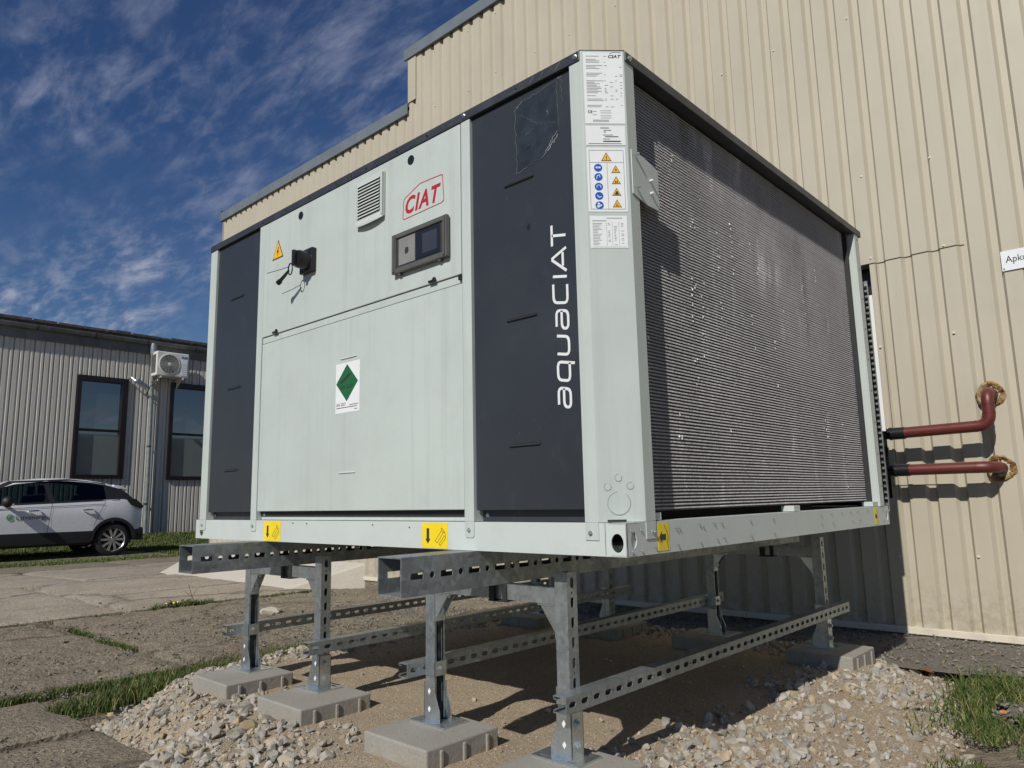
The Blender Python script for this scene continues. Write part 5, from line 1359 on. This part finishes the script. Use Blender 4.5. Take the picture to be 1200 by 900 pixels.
# foam filled pipe openings
def foamring(x, z, r0, r1, seed, hole):
    n = 40; mb = MB(); q = random.Random(seed); V = []
    for i in range(n):
        a = 2 * math.pi * i / n
        for k, (rr, yy) in enumerate(((r1 * (1 + 0.05 * math.sin(3 * a + seed) + q.uniform(-0.04, 0.04)), YW - 0.0235), (r1 * 0.88, YW - 0.030 - q.uniform(0, 0.008)), (r1 * 0.62, YW - 0.018 - q.uniform(0, 0.014)), (r0 * 1.1, YW - 0.006 - q.uniform(0, 0.016)), (r0 * 0.8, YW + 0.01))):
            V.append((x + rr * math.cos(a), yy, z + rr * math.sin(a)))
    F = [(i * 5 + k, i * 5 + k + 1, ((i + 1) % n) * 5 + k + 1, ((i + 1) % n) * 5 + k) for i in range(n) for k in range(4)]
    mb.add(V, F); return part('sealing_foam', mb, M['foam'], B, smooth=60)
foamring(0.264, 0.614, 0.030, 0.066, 3, 0); foamring(0.270, 0.240, 0.030, 0.066, 8, 0)

# sign plate on the wall
sg = thing('wall_sign', (0.6, YW - 0.024, 1.24), 'white plate lettered Apkures fixed on the cream wall at the right edge', 'sign')
mb = MB(); mb.box(0.383, 0.90, YW - 0.030, YW - 0.026, 1.237, 1.341); part('plate', mb, M['white_label'], sg, bev=0.0006)
mb = MB(); mb.add(*place(textmesh('Apkures', 0.050, 0.0002, 0, 0.0004, sx=0.86), (0.402, YW - 0.0305, 1.278), (1, 0, 0), (0, 0, 1))); part('lettering', mb, M['ink'], sg)
for xx in (0.392, 0.89): bolt((xx, YW - 0.030, 1.249), (0, -1, 0), sg, 0.004, 0.002, 'zinc', False)

# ------------------------------------------------------------------ building at the left
XB = -18.0
LB = thing('low_workshop_building', (XB, 4.0, -0.6), 'low grey beige ribbed workshop with dark framed windows and an old gutter beyond the car', 'building')
def lsheet(y0, y1, z0, z1, x=XB):
    pitch = 0.20; V, F = [], []
    ys = [y0, y1]
    k = math.floor(y0 / pitch) - 1
    prof = [(0.0, 0.0), (0.05, 0.0), (0.12, 0.040), (0.50, 0.040), (0.60, 0.022), (0.66, 0.022), (0.74, 0.040), (0.93, 0.040)]
    while k * pitch < y1:
        for f, _ in prof:
            yy = (k + f) * pitch
            if y0 < yy < y1: ys.append(yy)
        k += 1
    ys = sorted(ys)
    def off(y):
        u = (y / pitch) % 1.0
        return float(np.interp(u, [p[0] for p in prof] + [1.0], [p[1] for p in prof] + [0.0]))
    for yy in ys: V += [(x + off(yy), yy, z0), (x + off(yy), yy, z1)]
    for i in range(len(ys) - 1): a = 2 * i; F.append((a, a + 2, a + 3, a + 1))
    return link('cladding_sheet', V, F, M['clad_grey'], LB)
WINS = [(4.12, 5.24, 0.82, 3.25), (6.26, 7.38, 0.80, 3.28), (1.2, 2.3, 0.82, 3.25), (-1.8, -0.7, 0.82, 3.25)]
ys_ = [-4.0]
wy = sorted(WINS)
for (a, b, c, d) in wy:
    y = ys_[-1]
    while a - y > 1.3: lsheet(y, y + 1.2, -0.62, 4.0); y += 1.2
    lsheet(y, a, -0.62, 4.0); lsheet(a, b, -0.62, c); lsheet(a, b, d, 4.0); ys_.append(b)
y = ys_[-1]
while y < 14: lsheet(y, y + 1.2, -0.62, 4.0); y += 1.2
mb = MB(); mb.box(XB - 6, XB - 0.35, -4, 14, -0.9, 4.0); part('rear_volume', mb, M['clad_grey'], LB)
mb = MB(); mb.box(XB - 0.02, XB + 0.06, -4, 14, -0.95, -0.60); part('plinth', mb, M['slab_dark'], LB)
for (a, b, c, d) in WINS:
    mb = MB(); f = 0.09
    for q in ((a, a + f, c, d), (b - f - 0.04, b, c, d), (a + f, b - f - 0.04, c, c + f), (a + f, b - f - 0.04, d - f * 1.4, d)): mb.box(XB - 0.06, XB + 0.09, q[0], q[1], q[2], q[3])
    w_ = part('window', mb, M['frame_brown'], LB, bev=0.004)
    zm = c + (d - c) * 0.47
    mb = MB(); mb.box(XB - 0.03, XB + 0.03, a + f, b - f - 0.04, zm - 0.03, zm + 0.03); part('transom', mb, M['frame_brown'], w_)
    for z0_, z1_ in ((c + f, zm - 0.03), (zm + 0.03, d - f * 1.4)):
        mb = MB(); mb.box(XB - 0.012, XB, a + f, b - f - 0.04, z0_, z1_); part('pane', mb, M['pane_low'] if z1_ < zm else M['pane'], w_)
    mb = MB(); mb.box(XB - 0.34, XB - 0.30, a, b, c, d); part('blind', mb, M['dark_in'], w_)
# eaves, gutter in lengths, brackets, roof edge
mb = MB(); mb.box(XB - 6.2, XB + 0.20, -4.2, 14.2, 4.28, 4.36); part('roof', mb, M['roofing'], LB, bev=0.01)
mb = MB()
y = -4.2
while y < 14:
    l = rs.uniform(0.2, 0.8); mb.box(XB + 0.17, XB + 0.225, y, y + l, 4.33, 4.37 + rs.uniform(0.0, 0.035)); y += l + rs.uniform(0, 0.05)
part('roof_edge', mb, M['roofing'], LB)
mb = MB(); mb.box(XB + 0.045, XB + 0.09, -4.2, 14.2, 3.94, 4.27); part('fascia', mb, M['gutter'], LB, bev=0.01)
y = -4.0
while y < 14:
    mb = MB(); n = 8; r = 0.06; V = []
    for yy in (y, y + 1.19):
        for i in range(n + 1):
            a = math.pi + math.pi * i / n; V.append((XB + 0.16 + r * math.cos(a), yy, 4.27 + r * 1.8 * math.sin(a)))
    F = [(i, i + 1, n + 2 + i, n + 1 + i) for i in range(n)]; mb.add(V, F); part('gutter', mb, M['gutter'], LB, smooth=60)
    mb = MB(); V = []
    for yy in (y - 0.02, y + 0.02):
        for i in range(n + 1):
            a = math.pi + math.pi * i / n; V.append((XB + 0.16 + (r + 0.008) * math.cos(a), yy, 4.275 + (r * 1.8 + 0.008) * math.sin(a)))
    mb.add(V, F); part('gutter_bracket', mb, M['roofing'], LB); y += 1.2
mb = MB(); mb.tube([(XB + 0.17, 5.74, 4.20), (XB + 0.18, 5.74, 3.98), (XB + 0.17, 5.75, 3.88), (XB + 0.13, 5.76, 3.7), (XB + 0.13, 5.80, -0.5)], [0.075, 0.075, 0.06, 0.05, 0.05], 12); dp = part('downpipe', mb, M['downpipe'], LB, smooth=60)
for z in (3.2, 1.6, 0.2):
    mb = MB(); mb.tube([(XB + 0.13, 5.775, z), (XB + 0.13, 5.775, z + 0.04)], 0.058, 12); part('pipe_strap', mb, M['roofing'], dp)
# flood light
FL = thing('flood_light', (XB + 0.1, 5.35, 3.1), 'small flood light on a bent arm beside the downpipe of the low workshop', 'flood light')
mb = MB(); mb.tube([(XB + 0.03, 5.20, 3.24), (XB + 0.30, 5.22, 3.26), (XB + 0.42, 5.30, 3.16)], 0.018, 8); part('arm', mb, M['galv'], FL)
mb = MB(); mb.prism([(5.26, 3.16), (5.55, 2.98), (5.58, 3.04), (5.30, 3.23)], 'x', XB + 0.34, XB + 0.52); part('lamp_housing', mb, M['flash'], FL, bev=0.01)
mb = MB(); mb.prism([(5.27, 3.150), (5.54, 2.97), (5.545, 2.98), (5.275, 3.16)], 'x', XB + 0.36, XB + 0.50); part('lens', mb, M['white_pvc'], FL)
# air conditioner outdoor unit
AC = thing('air_conditioner', (XB + 0.3, 6.1, 3.33), 'white split air conditioner outdoor unit mounted high on the low workshop wall', 'air conditioner')
a0, a1, z0_, z1_ = 5.72, 6.52, 3.36, 3.98; xf0, xf1 = XB + 0.15, XB + 0.47
mb = MB(); mb.box(xf0, xf1, a0, a1, z0_, z1_); part('casing', mb, M['ac_white'], AC, bev=0.025, segs=3)
mb = MB(); mb.lathe([(0.265, -0.01), (0.265, 0.012), (0.245, 0.016), (0.24, 0.004)], (xf1, a0 + 0.315, 3.67), 'x', 36); part('fan_ring', mb, M['ac_white'], AC, smooth=40)
mb = MB(); mb.lathe([(0.24, 0.002), (0.0, 0.002)], (xf1, a0 + 0.315, 3.67), 'x', 36); part('fan_opening', mb, M['dark_in'], AC)
mb = MB()
for k in range(9):
    r = 0.055 + k * 0.022; mb.lathe([(r - 0.002, 0.012), (r + 0.002, 0.012), (r + 0.002, 0.016), (r - 0.002, 0.016), (r - 0.002, 0.012)], (xf1, a0 + 0.315, 3.67), 'x', 28)
for k in range(16):
    a = k * math.pi / 8; mb.tube([(xf1 + 0.012, a0 + 0.315 + 0.03 * math.cos(a), 3.67 + 0.03 * math.sin(a)), (xf1 + 0.012, a0 + 0.315 + 0.24 * math.cos(a + 0.25), 3.67 + 0.24 * math.sin(a + 0.25))], 0.002, 4)
part('fan_guard', mb, M['ac_white'], AC)
mb = MB(); mb.lathe([(0.0, 0.02), (0.04, 0.018), (0.045, 0.012)], (xf1, a0 + 0.315, 3.67), 'x', 18); part('hub', mb, M['ac_white'], AC)
mb = MB(); mb.box(xf1 + 0.001, xf1 + 0.006, a1 - 0.19, a1 - 0.045, z0_ + 0.05, z1_ - 0.16); p_ = part('badge', mb, M['white_label'], AC)
mb = MB()
for k in range(6): mb.box(xf1 + 0.006, xf1 + 0.008, a1 - 0.18, a1 - 0.055, z0_ + 0.09 + k * 0.05, z0_ + 0.095 + k * 0.05)
part('print', mb, M['label_grey'], p_, kind='stuff')
mb = MB(); mb.add(*place(stroke([[(0, 0), (0.02, 0.05), (0.04, 0)], [(0.05, 0.05), (0.05, 0.01), (0.075, 0.0), (0.09, 0.01), (0.09, 0.05)], [(0.10, 0.0), (0.14, 0.05)], [(0.10, 0.05), (0.14, 0)]], 0.012, 0.002), (xf1 + 0.004, a1 - 0.19, z1_ - 0.13), (0, 1, 0), (0, 0, 1))); part('brand_mark', mb, M['blue'], AC)
mb = MB()
for k in range(12): mb.box(xf0 + 0.04 + k * 0.02, xf0 + 0.05 + k * 0.02, a0 - 0.012, a0 + 0.002, z0_ + 0.08, z1_ - 0.08)
part('rear_fins', mb, M['gutter'], AC)
mb = MB()
for yy in (a0 + 0.10, a1 - 0.15): mb.box(XB + 0.03, xf1, yy, yy + 0.04, z0_ - 0.05, z0_ - 0.005); mb.prism([(XB + 0.03, z0_ - 0.05), (xf1 - 0.1, z0_ - 0.05), (XB + 0.03, z0_ - 0.28)], 'y', yy + 0.01, yy + 0.03)
part('wall_bracket', mb, M['ac_white'], AC)
mb = MB(); mb.tube(bezpath([(xf0 + 0.1, a0 + 0.12, z0_), (XB + 0.25, a0 + 0.10, z0_ - 0.12), (XB + 0.10, a0 - 0.02, z0_ - 0.30), (XB + 0.06, a0 - 0.05, z0_ - 0.45)], 0.08), 0.022, 8); part('refrigerant_pipe', mb, M['roofing'], AC, smooth=60)

# ------------------------------------------------------------------ parked car
CX, CR, CZ = -15.0, 4.10, -0.825      # left side plane, rear axle y, ground under the wheels
CAR = thing('parked_car', (CX - 0.88, 2.8, CZ), 'white small crossover car with green lettered logo on the door, parked before the low workshop', 'car')
HW = 0.885; CC = CX - 0.885           # half width, centre line x
# stations along y: (y, z_low, z_belt, z_roof, half width at belt, half width at roof)
def SS(y):
    ys = [0.42, 0.55, 0.9, 1.45, 2.0, 2.4, 2.9, 3.3, 3.7, 4.0, 4.25, 4.42, 4.56, 4.66]
    belt = [0.62, 0.78, 0.90, 0.97, 1.03, 1.07, 1.09, 1.10, 1.11, 1.12, 1.13, 1.10, 1.02, 0.90]
    roof = [0.66, 0.84, 0.97, 1.08, 1.36, 1.49, 1.545, 1.55, 1.52, 1.47, 1.40, 1.26, 1.08, 0.92]
    hw = [0.62, 0.74, 0.83, 0.865, 0.88, 0.885, 0.885, 0.885, 0.885, 0.88, 0.865, 0.845, 0.815, 0.78]
    hr = [0.55, 0.66, 0.74, 0.74, 0.63, 0.60, 0.60, 0.60, 0.595, 0.585, 0.57, 0.62, 0.70, 0.72]
    f = lambda a: float(np.interp(y, ys, a))
    return f(belt), f(roof), f(hw), f(hr)
yst = np.unique(np.concatenate([np.linspace(0.42, 4.66, 54), [CR - 0.36, CR + 0.36, 1.5 - 0.36, 1.5 + 0.36]]))
WR = 0.385
def arch(y):
    for c in (CR, 1.50):
        if abs(y - c) < WR: return 0.335 + math.sqrt(WR ** 2 - (y - c) ** 2)
    return 0.0
rings = []
for y in yst:
    zb, zr, hw, hr = SS(y); lo = 0.30 if 0.8 < y < 4.35 else 0.38; lo = max(lo, arch(y)); sill = 0.52
    pts = [(hw * 0.985, lo), (hw * 0.995, max(lo + 0.005, sill - 0.08)), (hw * 0.985, max(lo + 0.01, sill)), (hw * 1.0, max(lo + 0.015, 0.80)), (hw * 0.992, max(lo + 0.02, zb - 0.06)), (hw * 0.965, max(lo + 0.03, zb)),
           (hr + (hw * 0.955 - hr) * 0.45, zb + (zr - zb) * 0.55), (hr + 0.03, zr - 0.055 * min(1, (zr - zb) / 0.3)), (hr - 0.05, zr - 0.012), (hr * 0.5, zr + 0.012), (0, zr + 0.02)]
    rings.append(pts)
def shell(q0, q1, cond, name, mat, parent=CAR, off=0.0, **k):
    mb = MB(); n = q1 - q0 + 1
    for sgn in (1, -1):
        base = len(mb.v)
        for y, pts in zip(yst, rings):
            for q in range(q0, q1 + 1): x, z = pts[q]; mb.v.append((CC + sgn * (x + off), y, CZ + z))
        for i in range(len(yst) - 1):
            for q in range(n - 1):
                if not cond((yst[i] + yst[i + 1]) / 2, q0 + q): continue
                a = base + i * n + q; f = (a, a + 1, a + n + 1, a + n); mb.f.append(f if sgn < 0 else f[::-1])
    return part(name, mb, M[mat], parent, **k)
body = shell(2, 5, lambda y, q: True, 'body', 'carpaint', smooth=35)
shell(0, 2, lambda y, q: True, 'lower_cladding', 'carblack', smooth=35)
shell(5, 10, lambda y, q: y < 1.45 or (q >= 7 and y < 4.28) or (y < 1.9 and q >= 9 and False), 'roof_and_bonnet', 'carpaint', smooth=35)
gh = shell(5, 7, lambda y, q: 1.45 <= y < 3.95, 'side_glass', 'carglass', smooth=35)
shell(7, 10, lambda y, q: 4.28 <= y < 4.57, 'rear_window', 'carblack', smooth=35)
shell(5, 7, lambda y, q: 3.95 <= y, 'rear_quarter', 'carblack', smooth=35)
shell(7, 10, lambda y, q: 4.57 <= y, 'tailgate', 'carpaint', smooth=35)
mb = MB(); zb, zr, hw, hr = SS(4.66)
mb.add([(CC - hw, 4.66, CZ + 0.38), (CC + hw, 4.66, CZ + 0.38), (CC + hw * 0.97, 4.66, CZ + zr), (CC - hw * 0.97, 4.66, CZ + zr)], [(0, 1, 2, 3)]); part('rear_panel', mb, M['carpaint'], CAR)
mb = MB(); mb.box(CC - 0.80, CC + 0.80, 4.52, 4.71, CZ + 0.30, CZ + 0.56); part('rear_bumper', mb, M['carblack'], CAR, bev=0.05, segs=3)
mb = MB(); mb.prism([(4.15, CZ + 1.43), (4.15, CZ + 1.37), (4.42, CZ + 1.31), (4.43, CZ + 1.335), (4.30, CZ + 1.395)], 'x', CC - 0.57, CC + 0.57); part('spoiler', mb, M['carpaint'], CAR, bev=0.012)
for sg_ in (1, -1):
    mb = MB(); mb.prism([(4.40, 1.02), (4.63, 0.93), (4.66, 0.99), (4.50, 1.13), (4.30, 1.16)], 'x', CC + sg_ * 0.66, CC + sg_ * 0.86)
    mb.v = [(x, y, z + CZ) for x, y, z in mb.v]; part('tail_lamp', mb, M['redlamp'] if sg_ < 0 else M['carblack'], CAR, bev=0.01)
# window surround and pillars
def sidepoly(pts, name, mat, depth=0.012, off=0.004, parent=CAR):
    mb = MB(); V = []
    for o2 in (off, off - depth):
        for (y, z) in pts:
            zb, zr, hw, hr = SS(y)
            if z <= zb: xx = hw * 1.0
            else:
                ts = [zb, zb + (zr - zb) * 0.55, zr - 0.055 * min(1, (zr - zb) / 0.3), zr]; xsx = [hw * 0.965, hr + (hw * 0.955 - hr) * 0.45, hr + 0.03, hr - 0.05]
                xx = float(np.interp(z, ts, xsx))
            V.append((CC + xx + o2, y, CZ + z))
    n = len(pts); F = [tuple(range(n)), tuple(range(n, 2 * n))[::-1]] + [(i, n + i, n + (i + 1) % n, (i + 1) % n) for i in range(n)]
    mb.add(V, F); return part(name, mb, M[mat], parent)
def strip(a, b, w, name, mat, **k):
    d = (Vector(b) - Vector(a)).normalized(); n = Vector((-d.y, d.x)) * w / 2; N = 6; L1 = []; L2 = []
    for i in range(N + 1):
        p = Vector(a).lerp(Vector(b), i / N); L1.append(tuple(p + n)); L2.append(tuple(p - n))
    for i in range(N): sidepoly([L1[i], L1[i + 1], L2[i + 1], L2[i]], name, mat, **k)
mbq = []
def strips(segs, name, mat, off=0.004):
    mb = MB()
    for a, b, w in segs:
        d = (Vector(b) - Vector(a)).normalized(); nn = Vector((-d.y, d.x)) * w / 2; N = 6
        for i in range(N):
            p = Vector(a).lerp(Vector(b), i / N); q = Vector(a).lerp(Vector(b), (i + 1) / N); V = []
            for (y, z) in (tuple(p + nn), tuple(q + nn), tuple(q - nn), tuple(p - nn)):
                zb, zr, hw, hr = SS(y)
                xx = hw if z <= zb - 0.06 else float(np.interp(z, [zb - 0.06, zb, zb + (zr - zb) * 0.55, zr - 0.055 * min(1, (zr - zb) / 0.3), zr], [hw * 0.992, hw * 0.965, hr + (hw * 0.955 - hr) * 0.45, hr + 0.03, hr - 0.05]))
                V.append((CC + xx + off, y, CZ + z))
            o2 = len(mb.v); mb.v += V; mb.f.append((o2, o2 + 1, o2 + 2, o2 + 3))
    return part(name, mb, M[mat], CAR)
strips([((1.6, 1.03), (4.2, 1.125), 0.035), ((2.98, 1.09), (2.90, 1.50), 0.09), ((1.50, 1.06), (2.35, 1.475), 0.06), ((2.35, 1.475), (3.3, 1.52), 0.035), ((3.3, 1.51), (3.98, 1.43), 0.05), ((2.05, 1.05), (2.02, 1.33), 0.05)], 'window_trim', 'carblack')
strips([((2.925, 0.52), (2.985, 1.07), 0.007), ((3.80, 0.80), (3.92, 1.09), 0.007), ((1.98, 0.52), (1.98, 1.0), 0.007), ((3.80, 0.80), (3.72, 0.60), 0.007)], 'door_gap', 'dark_in', 0.006)
strips([((2.0, 0.97), (3.9, 1.035), 0.012)], 'crease_shade', 'panelgrey', 0.003)  # flat grey strip paints the shade of the body fold
for y in (2.68, 3.60):
    mb = MB(); mb.tube([(CX + 0.012, y - 0.09, CZ + 0.925), (CX + 0.040, y - 0.05, CZ + 0.93), (CX + 0.040, y + 0.05, CZ + 0.935), (CX + 0.012, y + 0.10, CZ + 0.935)], [0.012, 0.016, 0.016, 0.012], 8); part('door_handle', mb, M['chrome'], CAR, smooth=60)
mb = MB(); mb.lathe([(0.0, -0.09), (0.07, -0.075), (0.10, -0.02), (0.10, 0.03), (0.07, 0.07), (0.0, 0.08)], (CX + 0.15, 2.22, CZ + 1.10), 'y', 14); mb.tube([(CX - 0.02, 2.24, CZ + 1.03), (CX + 0.08, 2.22, CZ + 1.06)], 0.03, 8); part('door_mirror', mb, M['carblack'], CAR, smooth=60)
# lettering on the door
mb = MB(); mb.add(*place(textmesh('Latvenergo', 0.115, 0.0, 0, 0.001, sx=0.98, spacing=1.05), (CX + 0.006, 2.40, CZ + 0.775), (0, 1, 0), (0, 0, 1))); part('lettering', mb, M['smoke_solid'], CAR)
mb = MB(); mb.add(*place(stroke([rounded([(0.10, 0.08), (0.03, 0.11), (0.0, 0.055), (0.03, 0.0), (0.10, 0.02)], 0.03), [(0.02, 0.055), (0.09, 0.055)]], 0.022, 0.002), (CX + 0.006, 2.26, CZ + 0.765), (0, 1, 0), (0, 0, 1))); part('emblem', mb, M['leafgreen'], CAR)
# wheel arches and wheels
for wy_ in (CR, 1.50):
    for sg_ in (1, -1):
        mb = MB(); V = []; n = 20
        for i in range(n + 1):
            a = math.pi * i / n - 0.0
            for r, dx in ((WR + 0.045, 0.004), (WR - 0.012, 0.006), (WR - 0.015, -0.06)):
                V.append((CC + sg_ * (HW + dx), wy_ + r * math.cos(a), CZ + 0.335 + r * math.sin(a)))
        F = [(i * 3 + k, i * 3 + k + 1, i * 3 + k + 4, i * 3 + k + 3) for i in range(n) for k in range(2)]
        mb.add(V, F); part('wheel_arch', mb, M['carblack'], CAR)
        xo = CC + sg_ * (HW - 0.02); s_ = sg_
        mb = MB(); mb.lathe([(0.225, 0.0), (0.245, 0.004 * s_), (0.30, -0.002 * s_), (0.325, -0.025 * s_), (0.33, -0.10 * s_), (0.325, -0.19 * s_), (0.24, -0.21 * s_)], (xo, wy_, CZ + 0.33), 'x', 36); ty = part('wheel', mb, M['tyre'], CAR, smooth=50)
        mb = MB(); mb.lathe([(0.232, -0.002 * s_), (0.222, -0.012 * s_), (0.205, -0.05 * s_), (0.20, -0.15 * s_)], (xo, wy_, CZ + 0.33), 'x', 36)
        mb.lathe([(0.0, -0.012 * s_), (0.035, -0.014 * s_), (0.05, -0.03 * s_)], (xo, wy_, CZ + 0.33), 'x', 16)
        for k in range(5):
            for dlt in (-0.16, 0.16):
                a = 2 * math.pi * k / 5 + 0.3; a1_ = a + dlt; a2_ = a + dlt * 1.9
                p0 = Vector((0, 0.04 * math.cos(a1_), 0.04 * math.sin(a1_))); p1 = Vector((0, 0.225 * math.cos(a2_), 0.225 * math.sin(a2_))); d = (p1 - p0).normalized(); w2 = Vector((0, -d.z, d.y)) * 0.017
                c3_ = Vector((xo, wy_, CZ + 0.33)); V = []
                for dx in (-0.012 * s_, -0.04 * s_):
                    e = Vector((dx, 0, 0)); V += [c3_ + p0 - w2 + e, c3_ + p0 + w2 + e, c3_ + p1 + w2 * 1.4 + e, c3_ + p1 - w2 * 1.4 + e]
                mb.add(V, [(0, 1, 2, 3), (7, 6, 5, 4), (0, 4, 5, 1), (1, 5, 6, 2), (2, 6, 7, 3), (3, 7, 4, 0)])
        part('rim', mb, M['alloy'], ty, smooth=30)
        mb = MB(); mb.lathe([(0.19, -0.07 * s_), (0.0, -0.07 * s_)], (xo, wy_, CZ + 0.33), 'x', 24); part('brake_disc', mb, M['carblack'], ty)
mb = MB(); mb.box(CC - 0.70, CC + 0.70, 0.7, 4.5, CZ + 0.25, CZ + 0.60); part('underbody', mb, M['carblack'], CAR)
for yy in (2.75, 3.65):
    for xx in (0.36, -0.36):
        mb = MB(); mb.box(CC + xx - 0.25, CC + xx + 0.25, yy - 0.45, yy, CZ + 0.55, CZ + 0.75); mb.prism([(yy - 0.05, CZ + 0.7), (yy + 0.08, CZ + 0.7), (yy + 0.20, CZ + 1.22), (yy + 0.10, CZ + 1.24)], 'x', CC + xx - 0.24, CC + xx + 0.24)
        mb.box(CC + xx - 0.13, CC + xx + 0.13, yy + 0.13, yy + 0.22, CZ + 1.25, CZ + 1.42); part('seat', mb, M['carseat'], CAR, bev=0.03)
